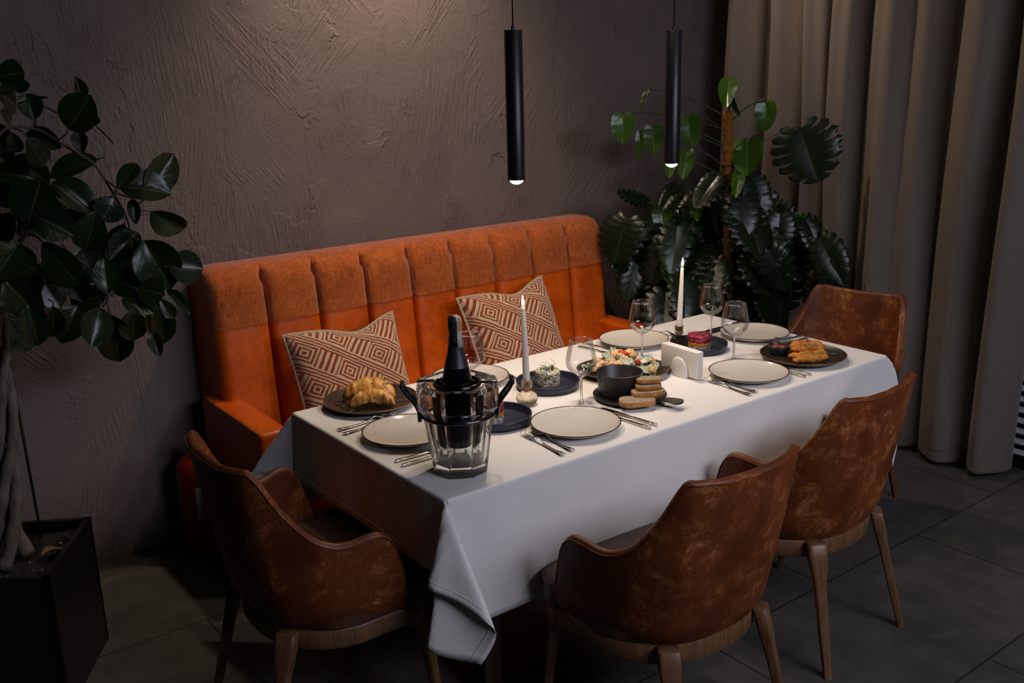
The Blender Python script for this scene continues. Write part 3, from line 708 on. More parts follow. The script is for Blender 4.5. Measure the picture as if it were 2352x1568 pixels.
make_cushion('cushion', 'rust and cream diamond cushion leaning behind the fried turnovers', (.458, 1.335, .652), (math.radians(68), math.radians(-3), math.radians(-5)), .455, .46, 1)
make_cushion('cushion', 'rust and cream diamond cushion leaning behind the burning candle nearer the bucket', (1.25, 1.335, .678), (math.radians(68), math.radians(-4), math.radians(0)), .455, .46, 4)

# ------------------------------------------------------------------ table and cloth
TL, TW, TZ = 1.9335, .879, .75
t = thing('dining_table', 'long dining table under the white cloth', 'table', (TL / 2, TW / 2, 0))
g = G(); g.box((0, 0, .722), (TL - .02, TW - .02, .04)); g.build('tabletop', M['table'], t, bevel=.004)
for sx in (-1, 1):
    for sy in (-1, 1):
        g = G(); g.box((sx * (TL / 2 - .22), sy * (TW / 2 - .16), .351), (.06, .06, .702)); g.build('leg', M['table'], t, bevel=.004)
def tablecloth():
    DL, DF, DR, DB = .222, .376, .235, .33      # drops: left, front, right, back
    RD = .007
    def hang(d):
        """arc over the edge then straight down: returns outward, down"""
        if d < RD * PI / 2: a = d / RD; return RD * sin(a), RD * (1 - cos(a))
        return RD, RD + (d - RD * PI / 2)
    CAM2 = V((.58, .77, 0)); RT = V((.80, -.60, 0)); OUT = V((-.60, -.80, 0))
    keyA = [0, 12, 30, 46, 52, 60, 70, 78, 90]
    valA = [0, -13, 4, 17, 19, 9, -9, -6, 0]
    valB = [3, 12, 15, 17, 14, 10, 8, 5, 3]
    def corner(ang, r, right, out, f=1.0, base=V((0, 0, 0))):
        a = math.radians(interp(keyA, valA, ang) * f); b = math.radians(interp(keyA, valB, ang))
        d = V((0, 0, -1)) * cos(a) * cos(b) + right * sin(a) + out * sin(b)
        curl = max(0, r - .2)
        return base + d.normalized() * r
    na, nb = 120, 70
    # parameters along a and b with denser sampling near the edges
    def axis(lo, hi, L):
        s = []
        k = 20
        for i in range(k): s.append(lo + (0 - lo) * i / k)
        for v in (0, .004, .009, .016): s.append(v)
        m = 44
        for i in range(1, m): s.append(.02 + (L - .04) * i / m)
        for v in (L - .016, L - .009, L - .004, L): s.append(v)
        for i in range(1, k + 1): s.append(L + (hi - L) * i / k)
        return sorted(set(s + [-.003, -.006, -.010, L + .003, L + .006, L + .010]))
    A = axis(-DL, TL + DR, TL); B = axis(-DF, TW + DB, TW)
    def fold(x, d, seed):
        w = min(1, max(0, d) / .3)
        return (.012 * noise.noise(V((x * 2.2 + seed, d * 1.2, seed))) + .007 * noise.noise(V((x * 5 - d * 4 + seed, d * 2, 3 + seed)))) * w
    def P(i, j):
        a, b = A[i], B[j]
        ia, ib = 0 <= a <= TL, 0 <= b <= TW
        if ia and ib: return V((a, b, TZ))
        if ia:
            d = -b if b < 0 else b - TW; o, dn = hang(d); s = -1 if b < 0 else 1
            out = o + .018 * d + abs(fold(a, d, 2 if b < 0 else 9)) * 1.2
            if b < 0: out += .020 * max(0, math.exp(-((a - 1.72 + d * 1.3) / .09) ** 2)) * min(1, d / .1) + .012 * math.exp(-((a - 1.30 + d * .9) / .07) ** 2) * min(1, d / .12)
            if b < 0:   # the cloth lies on the seat of the chair pushed in here
                w = max(0, min(1, (a - .98) / .05)) * max(0, min(1, (1.53 - a) / .05)); lim = .75 - .500
                if w > 0 and dn > lim:
                    ex = dn - lim; dn = lim + ex * (1 - w); out += ex * w * .9
            return V((a, (0 if b < 0 else TW) + s * out, TZ - dn))
        if ib:
            d = -a if a < 0 else a - TL; o, dn = hang(d); s = -1 if a < 0 else 1
            out = o + .05 * d + abs(fold(b, d, 5 if a < 0 else 14)) * .9
            return V(((0 if a < 0 else TL) + s * out, b, TZ - dn))
        da = -a if a < 0 else a - TL; db = -b if b < 0 else b - TW
        r = math.hypot(da, db); ang = math.degrees(math.atan2(db, da))
        cx, cy = (0 if a < 0 else TL), (0 if b < 0 else TW)
        sx, sy = (-1 if a < 0 else 1), (-1 if b < 0 else 1)
        w = min(1, r / .03)
        p0 = V((cx + sx * RD * w * cos(math.radians(ang)), cy + sy * RD * w * sin(math.radians(ang)), TZ))
        if a < 0 and b < 0:
            p = corner(ang, r, RT, OUT)
        elif a > TL and b < 0:
            k = sin(math.radians(2 * ang)); o_ = V((.80, -.60, 0)); 
            p = V((0, 0, -1)) * r + o_ * .062 * k * (1 - math.exp(-r / .07))
        else:
            k = sin(math.radians(2 * ang)); o_ = V((sx * .7, sy * .7, 0)); lean = math.radians(3 + 34 * k); p = V((0, 0, -1)) * cos(lean) * r + o_ * sin(lean) * r
        wr = .004 * noise.noise(V((ang * .05, r * 9, 1))) * min(1, r / .1)
        return p0 + p + V((sx, sy, 0)) * wr
    g = G(); g.grid(len(A), len(B), P)
    t = g.build('tablecloth', M['cloth'], None, solid=.0007)
    t.modifiers['solid'].offset = -1
    tag(t, 'white cloth spread over the long table with a folded hanging corner', 'tablecloth')
    # stitched hem line
    for (edge, inset) in (('front', .026),):
        pts = []
        for i in range(len(A)):
            pass
    hem = G()
    def hemline(pts): hem.tube(pts, .0009, 5)
    dd = -DF + .026
    jb = min(range(len(B)), key=lambda k: abs(B[k] - dd))
    hemline([P(i, jb) + V((0, -.0012, 0)) for i in range(len(A)) if 0 <= A[i] <= TL])
    ia = min(range(len(A)), key=lambda k: abs(A[k] + DL - .024))
    hemline([P(ia, j) + V((-.0012, 0, 0)) for j in range(len(B)) if B[j] <= TW])
    hem.build('hem_stitching', M['cloth'], t)
    return t
tablecloth()
# ------------------------------------------------------------------ tableware
Z = TZ
def make_plate():
    t = thing('dinner_plate', '', 'plate', (0, 0, 0))
    g = G(); g.lathe([(0, .0065), (.05, .0068), (.082, .009), (.108, .0135), (.124, .019), (.1345, .0245)], 72); g.build('well', M['cream'], t)
    g = G(); g.lathe([(0, .001), (.066, .001), (.068, 0), (.073, 0), (.075, .002), (.10, .007), (.122, .0145), (.1352, .0225)], 72); g.build('underside', M['cream_under'], t)
    g = G(); g.lathe([(.1328, .0240), (.1350, .0254), (.1366, .0247), (.1354, .0220)], 72); g.build('brown_rim', M['rim'], t)
    return t
PG = 'cream dinner plates laid for six'
pl = make_plate(); pl.location = (.581, .172, Z); tag(pl, 'cream plate at the table front beside the two forks and the bread tray', 'plate', PG)
for (x, y, r, l) in ((.163, .447, .8, 'cream plate at the near table end, partly behind the ice bucket'),
    (1.364, .163, 2.1, 'cream plate at the table front between napkin holder and fried strips platter'),
    (1.372, .736, 3.0, 'cream plate at the table back near the right sofa arm'),
    (1.792, .488, 4.2, 'cream plate at the far table end before the empty tub chair'),
    (.612, .766, 5.1, 'cream plate at the table back, seen behind the ice bucket and bottle')):
    dup(pl, (x, y, Z), r, l)

def make_dark_plate(name, label, loc, r, ov=None, rimmat='goldrim', rz=0):
    t = thing(name, label, 'plate', loc, rz)
    k = r / .1535
    rad = ov
    g = G(); g.lathe([(0, .007), (.06 * k, .0072), (.11 * k, .009), (.130 * k, .013), (.145 * k, .0205), (.1515 * k, .0245)], 72, rad=rad); g.build('well', M['dark'], t)
    g = G(); g.lathe([(0, .001), (.085 * k, .001), (.087 * k, 0), (.095 * k, 0), (.098 * k, .003), (.13 * k, .009), (.1525 * k, .0225)], 72, rad=rad); g.build('underside', M['matte'], t)
    g = G(); g.lathe([(.1508 * k, .0243), (.1522 * k, .0254), (.1536 * k, .0246), (.1524 * k, .0222)], 72, rad=rad); g.build('bronze_rim', M[rimmat], t)
    return t
make_dark_plate('serving_plate', 'dark speckled plate holding the fried turnovers beside the patterned cushion', (.226, .782, Z), .1535)
make_dark_plate('serving_plate', 'dark speckled plate holding fried strips and a sauce cup at the far front', (1.672, .168, Z), .1535)
def oval(a, i): return 1 + .07 * cos(2 * (a - 2.5)) + .05 * max(0, cos(a - 2.45)) ** 7
make_dark_plate('serving_plate', 'dark brown-rimmed oval plate of mixed salad behind the black pot', (1.068, .472, Z), .150, oval)

def make_navy(loc):
    t = thing('shallow_dish', '', 'dish', loc)
    g = G(); g.lathe([(0, .006), (.05, .006), (.094, .0065), (.1005, .010), (.103, .026), (.1045, .0305), (.1075, .031), (.1085, .029), (.1065, .012), (.103, .003), (.098, 0), (0, 0)], 72)
    g.build('body', M['navy'], t); return t
nv = make_navy((.772, .535, Z)); tag(nv, 'navy rimmed dish with the chopped vegetable salad round', 'dish', 'navy shallow dishes')
dup(nv, (.437, .374, Z), .5, 'navy rimmed dish just right of the ice bucket')
dup(nv, (1.494, .510, Z), 1.2, 'navy rimmed dish with the layered beet salad behind the napkins')

# layered salads
def cake_mesh(r, z0, z1, seed, mat, parent, name, top=True, wob=.0035):
    g = G(); n = 56; prof = [(r * .98, z0)] + [(r, lerp(z0, z1, k / 7)) for k in range(1, 7)] + ([(r * .97, z1)] + [(r * f, z1 + .001) for f in (.85, .65, .45, .25, .05)] if top else [(r * .98, z1), (r * .6, z1), (.01, z1)])
    def fn(j, i):
        a = 2 * PI * j / n; rr, z = prof[i]
        k = noise.noise(V((cos(a) * 14 + seed, sin(a) * 14, z * 420))) * wob
        return (rr * cos(a) * (1 + k / r), rr * sin(a) * (1 + k / r), z + (noise.noise(V((rr * cos(a) * 330, rr * sin(a) * 330, seed))) * wob * .8 if i > 6 else 0))
    g.grid(n, len(prof), fn, cu=True); return g.build(name, mat, parent)
t = thing('chopped_salad', 'round of creamy chopped vegetable salad topped with a curling pea shoot', 'food', (.785, .553, Z + .006))
cake_mesh(.042, 0, .050, 3, M['salad'], t, 'salad_round', wob=.005)
g = G()
for k in range(9):
    a = 2.4 * k; rr = .008 + .003 * k
    pts = [(rr * cos(a) * .4 - .012, rr * sin(a) * .4, .048 + .001 * k)]
    for q in range(1, 12):
        f = q / 11; pts.append((-.012 + rr * cos(a) * f * 1.3 + .010 * sin(f * 9 + k), rr * sin(a) * f * 1.2 + .010 * cos(f * 8 + k * 2) - .01, .050 + .030 * f * (1 if k % 3 else .3) + .006 * sin(f * 6 + k)))
    g.tube(pts, .0006, 5)
g.build('pea_shoot', M['sprig'], t)
g = G(); g.ico((.006, -.020, .060), .009, 2, scale=(.8, .35, 1.2)); g.ico((-.018, .01, .055), .005, 1, scale=(1, .6, .4)); g.build('leaflet', M['green'], t)
g = G(); g.ico((.016, -.012, .054), .006, 2, scale=(1, 1, .8)); g.build('carrot_dice', M['carrot'], t)
def beet_cake(loc, label, half=False):
    t = thing('beet_salad', label, 'food', loc)
    cake_mesh(.042, 0, .020, 5, M['herring'], t, 'herring_layer', False, .003); cake_mesh(.0425, .019, .034, 6, M['carrot'], t, 'carrot_layer', False, .003); cake_mesh(.043, .033, .060, 7, M['beet'], t, 'beet_layer', True, .004)
    for k in range(9):
        a = 2.4 * k; rr = .034 * math.sqrt(k / 9 + .05)
        g = G(); g.ico((rr * cos(a), rr * sin(a), .0625), .0045, 1, scale=(1.3, .8, .6)); g.build('herb_sprinkle', M['green'], t)
    return t
beet_cake((1.482, .497, Z + .006), 'layered beet carrot and herring salad round beside the far candle')
beet_cake((.418, .384, Z + .006), 'layered beet salad round half hidden behind the ice bucket')

# wine glasses
def make_glass():
    t = thing('wine_glass', '', 'glass', (0, 0, 0))
    g = G(); g.lathe([(0, .0035), (.008, .0035), (.020, .0025), (.034, .001), (.0355, .0004), (.0345, 0), (0, 0)], 48); g.build('foot', M['thin'], t)
    g = G(); g.lathe([(.009, .003), (.0055, .010), (.004, .022), (.0037, .05), (.0040, .075), (.006, .086), (.011, .0915)], 24); g.build('stem', M['stemglass'], t)
    g = G(); outer = [(.0, .089), (.010, .0905), (.022, .098), (.036, .110), (.046, .123), (.0500, .137), (.0495, .150), (.0465, .168), (.0425, .188), (.0385, .207), (.0370, .214)]
    inner = [(.0362, .2145), (.0377, .207), (.0417, .188), (.0457, .168), (.0487, .150), (.0491, .137), (.0452, .124), (.0352, .1115), (.021, .100), (.010, .0945), (0, .094)]
    g.lathe(outer + inner, 64); g.build('bowl', M['thin'], t)
    return t
wg = make_glass(); wg.location = (.746, .333, Z); tag(wg, 'wine glass at the table front between the first candle and the black pot', 'glass', 'stemmed wine glasses')
for (x, y, l) in ((1.262, .580, 'wine glass behind the napkin holder, before the cream back plate'), (1.483, .330, 'wine glass standing behind the front cream plate by the napkins'),
    (1.655, .592, 'farthest wine glass, behind the layered beet salad'), (.530, .640, 'wine glass half hidden behind the champagne bottle')):
    dup(wg, (x, y, Z), random.random() * 6, l)

# candles
def make_candlestick(loc, label, k):
    t = thing('candle_holder', label, 'candle holder', loc, 0, 'ribbed glass candle holders')
    prof = [(0, 0), (.022, 0), (.0235, .002), (.022, .004), (.0295, .010), (.0335, .018), (.034, .026), (.030, .035), (.021, .042), (.011, .046), (.010, .049), (.014, .052), (.0165, .055), (.0170, .058), (.0170, .082), (.0160, .0835)]
    def rad(a, i): return 1 + (.045 * cos(26 * a) if 4 <= i <= 8 else (.035 * cos(22 * a) if i >= 11 else 0))
    g = G(); g.lathe(prof, 156, rad=rad); g.lathe([(.0160, .0835), (.0128, .082), (.0125, .062), (0, .061)], 156); g.build('ribbed_body', M['pressed'], t)
    return t
def make_candle(loc, label, h, tilt):
    t = bpy.data.objects.new('taper_candle', None); COL.objects.link(t); t.location = loc; t.rotation_euler = tilt; t.empty_display_size = .05
    tag(t, label, 'candle', 'lit white taper candles')
    g = G(); g.lathe([(0, 0), (.0115, 0), (.0118, .004), (.0100, h * .5), (.0062, h - .003), (.0055, h), (.003, h - .001), (0, h - .0015)], 32); g.build('wax', M['wax'], t)
    g = G(); g.tube([(0, 0, h - .002), (.0002, 0, h + .004), (.0012, 0, h + .008)], .0008, 6); g.build('wick', M['wick'], t)
    g = G(); g.lathe([(0, h + .003), (.0028, h + .006), (.0046, h + .012), (.0046, h + .018), (.003, h + .028), (.0012, h + .036), (0, h + .040)], 20); g.build('flame', M['flame'], t)
    add_light('POINT', 'candle_light', (loc[0], loc[1], loc[2] + h + .02), (0, 0, 0), .16, (1, .60, .28), shadow_soft_size=.006)
    return t
make_candlestick((.607, .440, Z), 'ribbed glass candle holder standing right of the ice bucket', 1)
make_candle((.607, .440, Z + .0625), 'burning white taper candle before the right hand cushion', .262, (0, math.radians(-1.6), 0))
make_candlestick((1.470, .590, Z), 'ribbed glass candle holder mostly hidden behind the napkins', 1)
make_candle((1.470, .590, Z + .0625), 'burning white taper candle before the dark climbing plant', .245, (0, math.radians(2.6), 0))

# ice bucket and bottle
BX_, BY_ = .139, .138
def make_bucket():
    t = thing('ice_bucket', 'faceted crystal ice bucket with black ring handles at the near table corner', 'ice bucket', (BX_, BY_, Z), math.atan2(-2.07, -1.377))
    n = 64
    def octr(a, e=8):
        s = 2 * PI / e; q = ((a + s / 2) % s) - s / 2
        return cos(PI / e) / cos(q)
    out = [(.0, .0, 8), (.070, 0, 8), (.0745, .003, 8), (.077, .022, 8), (.0775, .024, 8), (.095, .152, 8), (.0965, .158, 8), (.0965, .166, 8), (.0985, .172, 8), (.101, .177, 8), (.1135, .192, 8), (.1145, .240, 8), (.1085, .250, 8)]
    inn = [(.090, .250, 8), (.0845, .240, 8), (.085, .19, 0), (.082, .17, 0), (.069, .05, 0), (.064, .036, 0), (.05, .030, 0), (0, .029, 0)]
    allp = out + inn
    def fn(j, i):
        a = 2 * PI * j / n; r, z, e = allp[i]
        k = octr(a) * 1.02 if e else 1
        return (r * k * cos(a), r * k * sin(a), z)
    g = G(); g.grid(n, len(allp), fn, cu=True); g.build('crystal_body', M['crystal'], t, sharp=14)
    g = G(); g.lathe([(.0985 + .0055 * cos(2 * PI * k / 12), .166 + .0055 * sin(2 * PI * k / 12)) for k in range(13)], 64); g.build('neck_ring', M['black_metal'], t)
    fa = math.atan2(-2.07, -1.377)                          # local +x faces the camera side; handles sit on local +-y
    for s in (-1, 1):
        for e in (-1, 1):
            pts = []
            for k in range(15):
                f = k / 14
                yy = .099 + .004 + .042 * sin(f * PI / 2) ** 1.6 - .006 * sin(PI * f)
                pts.append((e * .020, s * yy, .160 + .086 * f ** .8 if f > 0 else .150))
            g = G(); g.tube(pts, [.0055] * 5 + [.005] * 5 + [.0045] * 5, 8); g.build('handle_arm', M['black_metal'], t)
        g = G(); g.lathe([(0, -.030), (.004, -.029), (.0045, -.025), (.0065, -.022), (.0065, -.016), (.0045, -.013), (.004, -.006), (.0065, -.003), (.0065, .003), (.004, .006), (.0045, .013), (.0065, .016), (.0065, .022), (.0045, .025), (.004, .029), (0, .030)], 16)
        g.v = [(z, s * .1455 + y, .2475 + x) for (x, y, z) in g.v]
        g.build('handle_bar', M['chrome'], t)
    # perforated inner cup with its rim and two cross bars
    g = G(); g.lathe([(.060, .240), (.0575, .205), (.0555, .12), (.0545, .085), (.052, .082), (0, .082)], 48); g.build('inner_cup', M['chrome'], t)
    g = G(); g.lathe([(.0605 + .0045 * cos(2 * PI * k / 12), .246 + .0055 * sin(2 * PI * k / 12)) for k in range(13)], 56); g.build('cup_rim', M['chrome'], t)
    for s in (-1, 1):
        g = G(); g.box((s * .016, s * .084, .2515), (.011, .046, .005)); g.build('support_bar', M['black_metal'], t, bevel=.001)
    return t
make_bucket()
t = thing('champagne_bottle', 'dark foil-necked champagne bottle standing in the crystal ice bucket', 'bottle', (BX_, BY_, Z + .0855), math.radians(-120))
g = G(); g.lathe([(0, 0), (.038, 0), (.0425, .004), (.0435, .02), (.0435, .135), (.0415, .165), (.034, .20), (.0265, .228), (.0205, .255), (.017, .285), (.0155, .31)], 56); g.build('glass_body', M['bottle'], t)
g = G()
def wr(a, i): return 1 + .012 * noise.noise(V((cos(a) * 4, sin(a) * 4, i * 2.1)))
g.lathe([(.0322, .2075), (.0298, .217), (.0235, .242), (.0188, .268), (.0168, .290), (.0162, .303), (.0175, .306), (.0180, .312), (.0178, .330), (.0172, .338), (.0130, .3425), (.0, .344)], 48, rad=wr); g.build('foil_capsule', M['foil'], t)
g = G()    # paper band over the top, running down the neck
st = [(.0183, .262, .0), (.0173, .290, 0), (.0182, .306, 0), (.0186, .320, 0), (.0182, .334, 0), (.0135, .3435, 0), (.0, .3455, 0), (-.0135, .3435, 0), (-.0182, .334, 0), (-.0186, .325, 0)]
pts = [((.0203 if z == .262 else r) , z) for (r, z, _) in st]
ang0 = math.radians(36)
def band(i, j):
    r, z = pts[i]; w = (-.0085, 0, .0085)[j]
    return V((r * cos(ang0) - w * sin(ang0), r * sin(ang0) + w * cos(ang0), z + .0004 - (abs(w) * .12 if abs(r) > .012 else 0)))
g.grid(len(pts), 3, band); tb = g.build('tax_band', M['stamp'], t, solid=.0004)
g = G()
def band2(i, j):
    r, z = pts[i + 2]; w = (-.0055, 0, .0055)[j]; r = r + .0006 if r > 0 else r
    return V((r * cos(ang0) - w * sin(ang0), r * sin(ang0) + w * cos(ang0), z + .0006 - (abs(w) * .12 if abs(r) > .012 else 0)))
g.grid(3, 3, band2); g.build('printed_patch', M['stamp2'], tb)

# black pot, tray and bread
t = thing('handled_tray', 'round black tray with a paddle handle under the pot and bread', 'tray', (.902, .272, Z), math.atan2(-.2, .036))
g = G(); g.lathe([(0, .008), (.10, .008), (.110, .010), (.116, .0155), (.1185, .017), (.1205, .0155), (.1175, .009), (.110, .002), (.104, 0), (0, 0)], 72); g.build('dish', M['matte'], t)
g = G()
def hf(i, j):
    f = i / 20; x = .100 + .100 * f; w = interp([0, .3, .55, .8, .93, 1], [.024, .017, .021, .027, .024, .006], f)
    u = -1 + 2 * j / 8; z = .012 + .012 * sin(f * PI * .7) + .002 * (u * u)
    return V((x, w * u, z))
g.grid(21, 9, hf); g.build('paddle_handle', M['matte'], t, solid=.006, sub=1)
t = thing('black_pot', 'matte black pot of stew standing on the handled tray', 'pot', (.886, .303, Z + .0083))
g = G(); g.lathe([(0, 0), (.060, 0), (.067, .004), (.0695, .012), (.0745, .074), (.0755, .0785), (.0735, .0795), (.0715, .077), (.067, .014), (.060, .010), (0, .010)], 72); g.build('body', M['matte'], t, sharp=60)
g = G(); g.lathe([(0, .036), (.0682, .036)], 48); g.build('stew', M['soup'], t)
for k in range(7):
    a = 1.9 * k; g = G(); g.ico((.034 * cos(a) * (.4 + .1 * k), .034 * sin(a) * (.4 + .1 * k), .037), .009, 2, lambda c: .3 * noise.noise(c * 2), scale=(1.2, .8, .5)); g.build('vegetable_piece', M[('green', 'carrot', 'lettuce')[k % 3]], t)
def make_bread():
    t = thing('bread_slice', '', 'bread', (0, 0, 0))
    n = 40; L, W_, H = .058, .030, .0175
    def ring(k, z):
        r = []
        for i in range(n):
            a = 2 * PI * i / n; e = 3.2
            x = L * k * abs(cos(a)) ** (2 / e) * (1 if cos(a) > 0 else -1); y = W_ * k * abs(sin(a)) ** (2 / e) * (1 if sin(a) > 0 else -1)
            y *= 1 - .12 * (x / L); w = 1 + .03 * noise.noise(V((cos(a) * 2, sin(a) * 2, z * 60)))
            r.append(V((x * w, y * w, z)))
        return r
    g = G(); g.loft([ring(.96, 0), ring(1, .002), ring(1, H - .002), ring(.97, H)], cap=False); g.build('crust', M['crust'], t)
    g = G(); 
    for z in (.0006, H - .0006):
        o = g.add(ring(.975, z) + [V((0, 0, z))], [(i, (i + 1) % n, n) for i in range(n)])
    g.build('crumb', M['crumb'], t); return t
br = make_bread(); br.location = (.842, .176, Z + .0165); br.rotation_euler = (math.radians(4), 0, math.radians(-30))
tag(br, 'front bread slice lying lowest on the black tray', 'bread', 'bread slices stacked beside the pot')
for (x, y, z, rz, rx, l) in ((.897, .184, .034, -36, 2, 'second bread slice, leaning over the front slice by the tray handle'), (.905, .190, .0525, -40, 2, 'third bread slice up in the stack beside the pot'), (.918, .200, .0695, -44, 2, 'topmost bread slice in the stack beside the pot')):
    o = dup(br, (x, y, Z + z), math.radians(rz), l, scale=(.92 if z < .05 else .72)); o.rotation_euler = (math.radians(rx), math.radians(-3), math.radians(rz))

# fried turnovers
def turnover(loc, rz, L, W_, H, label, seed, sag):
    t = G(); n, m = 40, 22
    def fn(i, j):
        f = -1 + 2 * i / (n - 1); a = 2 * PI * j / m
        env = (1 - abs(f) ** 2.6) ** .5
        cx = f * L; cy = sag * (1 - f * f)
        y = cos(a) * W_ * (.25 + .75 * env); z = sin(a) * H * (.15 + .85 * env)
        if z < 0: z *= .45
        p = V((cx, cy + y, z + H * .46 + .012 * (1 - f * f)))
        k = noise.fractal(p * 55 + V((seed, 0, 0)), 1, 2, 3) * .0052 + noise.fractal(p * 170 + V((seed, 3, 0)), 1, 2, 2) * .0018
        return p + V((0, cos(a), sin(a))) * k
    t.grid(n, m, fn, cv=True)
    t.f.append(tuple(range(m))[::-1]); t.m.append(0); t.f.append(tuple((n - 1) * m + k for k in range(m))); t.m.append(0)
    o = t.build('fried_turnover', M['fry'], None, loc=loc); o.rotation_euler = (0, 0, rz)
    return tag(o, label, 'food', 'fried turnovers on the dark plate')
turnover((.196, .716, Z + .008), math.radians(-33), .072, .022, .034, 'golden fried turnover lying in front of the other one', 1, .022)
turnover((.222, .782, Z + .009), math.radians(-40), .086, .040, .046, 'larger blistered fried turnover behind the small golden one', 5, .012)

def sprig(loc, rz, L, label, lift=.0, seed=0, bend=.4, group='herb sprigs on the fried food'):
    t = thing('herb_sprig', label, 'herb', loc, rz, group)
    pts = [(L * (f / 10 - .5), bend * L * .3 * sin(f / 10 * PI + seed), .0012 + lift * sin(PI * f / 10)) for f in range(11)]
    g = G(); g.tube(pts, .0011, 6); g.build('stalk', M['sprig'], t)
    for f, s in ((9.6, 1), (9.6, -1), (5, 1), (2, -1)):
        p = V(pts[int(f)]); g = G(); g.ico(p + V((.004, .004 * s, .001)), .0055, 1, scale=(1.25, .6, .3)); g.build('leaflet', M['green'] if f == 5 else M['sprig'], t)
    return t
def zt(x, y, z): return (x, y, Z + z)
sprig(zt(.238, .752, .077), math.radians(-55), .075, 'herb sprig draped over the top of the turnovers', -.004, 0)
sprig(zt(.318, .715, .0095), math.radians(-20), .062, 'herb sprig on the dark plate right of the turnovers', 0, 1)
sprig(zt(.132, .823, .0095), math.radians(-75), .052, 'herb sprig on the dark plate left of the turnovers', 0, 2)
sprig(zt(.120, .735, .0095), math.radians(30), .040, 'small herb sprig near the front left rim of the turnover plate', 0, 3)
sprig(zt(.175, .862, .0095), math.radians(5), .060, 'herb sprig half hidden behind the turnovers', 0, 4)

# fried strips and sauce
def strip(loc, rz, L, label, seed, tilt=0, r=.017, zs=.85, ys=1.0):
    g = G(); n, m = 34, 18
    def fn(i, j):
        f = -1 + 2 * i / (n - 1); a = 2 * PI * j / m
        env = (1 - abs(f) ** 3) ** .5 * (1 + .25 * noise.noise(V((f * 1.6, seed, 0)))) + .02
        p = V((f * L, cos(a) * r * ys * env + .006 * sin(f * 2 + seed), sin(a) * r * zs * env + r * .8))
        k = noise.fractal(p * 70 + V((seed * 3, 0, 0)), 1, 2, 3) * .0042 + noise.fractal(p * 240 + V((seed, 0, 0)), 1, 2, 2) * .0017
        return p + V((0, cos(a), sin(a))) * k
    g.grid(n, m, fn, cv=True)
    g.f.append(tuple(range(m))[::-1]); g.m.append(0); g.f.append(tuple((n - 1) * m + k for k in range(m))); g.m.append(0)
    o = g.build('fried_strip', M['strip'], None, loc=loc); o.rotation_euler = (0, tilt, rz); return tag(o, label, 'food', 'fried strips beside the sauce cup')
strip(zt(1.640, .112, .008), math.radians(-30), .070, 'fried strip lying lowest at the platter front', 1)
strip(zt(1.662, .140, .011), math.radians(-34), .072, 'fried strip second from the platter front', 4, math.radians(-3))
strip(zt(1.682, .160, .028), math.radians(-32), .064, 'fried strip resting on top of the heap by the sauce cup', 7, math.radians(3), .016)
strip(zt(1.706, .178, .018), math.radians(-30), .066, 'tallest fried strip at the back of the heap', 9, math.radians(4), .026, 1.0, .7)
strip(zt(1.715, .142, .010), math.radians(-70), .036, 'short fried strip at the right end of the heap', 12, 0, .017)
sprig(zt(1.636, .103, .043), math.radians(-20), .085, 'herb sprig across the lowest fried strip', .0, 1)
sprig(zt(1.672, .147, .058), math.radians(-50), .060, 'herb sprig across the middle fried strips', .0, 2)
sprig(zt(1.702, .165, .071), math.radians(50), .050, 'herb sprig leaning on the tallest fried strip', -.004, 0)
sprig(zt(1.762, .130, .011), math.radians(-40), .050, 'herb sprig lying on the bare right side of the strips platter', 0, 3)
t = thing('sauce_cup', 'small dark cup of red sauce on the fried strips platter', 'cup', zt(1.640, .252, .0085))
g = G(); g.lathe([(0, 0), (.026, 0), (.031, .004), (.0365, .022), (.038, .0365), (.0368, .0375), (.0352, .036), (.033, .02), (.027, .007), (0, .006)], 48); g.build('cup_body', M['matte'], t)
g = G(); g.lathe([(0, .0265), (.0338, .0262)], 40); g.build('red_sauce', M['sauce'], t)
g = G(); g.lathe([(.0366, .0368), (.0376, .0382), (.0384, .0368)], 48); g.build('bronze_rim', M['goldrim'], t)

# mixed salad pieces
def blob(name, label, loc, r, sc, mat, seed, amp=.3, group=None, rot=(0, 0, 0), sub=3, fr=2.0):
    g = G(); g.ico((0, 0, 0), r, sub, lambda c: amp * noise.fractal(c * fr + V((seed, 0, 0)), 1, 2, 2), scale=sc)
    o = g.build(name, mat, None, loc=loc); o.rotation_euler = rot; return tag(o, label, 'food', group)
def lettuce(loc, r, seed, rot):
    g = G(); n = 15
    def fn(i, j):
        u = -1 + 2 * i / (n - 1); v = -1 + 2 * j / (n - 1); k = math.sqrt(1 - .5 * u * u), math.sqrt(1 - .5 * v * v)
        return V((u * k[1] * r, v * k[0] * r * .7, .35 * r * noise.noise(V((u * 1.8 + seed, v * 1.8, 0))) + .18 * r * noise.noise(V((u * 4 + seed, v * 4, 2))) + .25 * r * u * u))
    g.grid(n, n, fn); o = g.build('lettuce_leaf', M['lettuce'], None, loc=loc, solid=.0012); o.rotation_euler = rot
    return tag(o, 'torn pale lettuce leaf in the mixed salad behind the pot', 'food', 'lettuce leaves in the mixed salad')
for k, (x, y, z, r) in enumerate(((.975, .565, .024, .028), (1.136, .551, .046, .026), (1.085, .425, .026, .032), (1.085, .370, .020, .030), (1.16, .50, .028, .028), (1.03, .50, .024, .034), (1.12, .47, .030, .03), (1.00, .53, .022, .03), (1.14, .40, .024, .026), (1.06, .56, .030, .03), (.99, .545, .036, .026), (1.10, .56, .052, .026), (1.08, .47, .046, .03), (1.10, .385, .032, .028), (1.15, .45, .040, .028), (1.045, .525, .050, .028))):
    lettuce(zt(x, y, z), r, k * 3.3, (random.uniform(-.5, .5), random.uniform(-.5, .5), random.uniform(0, 6)))
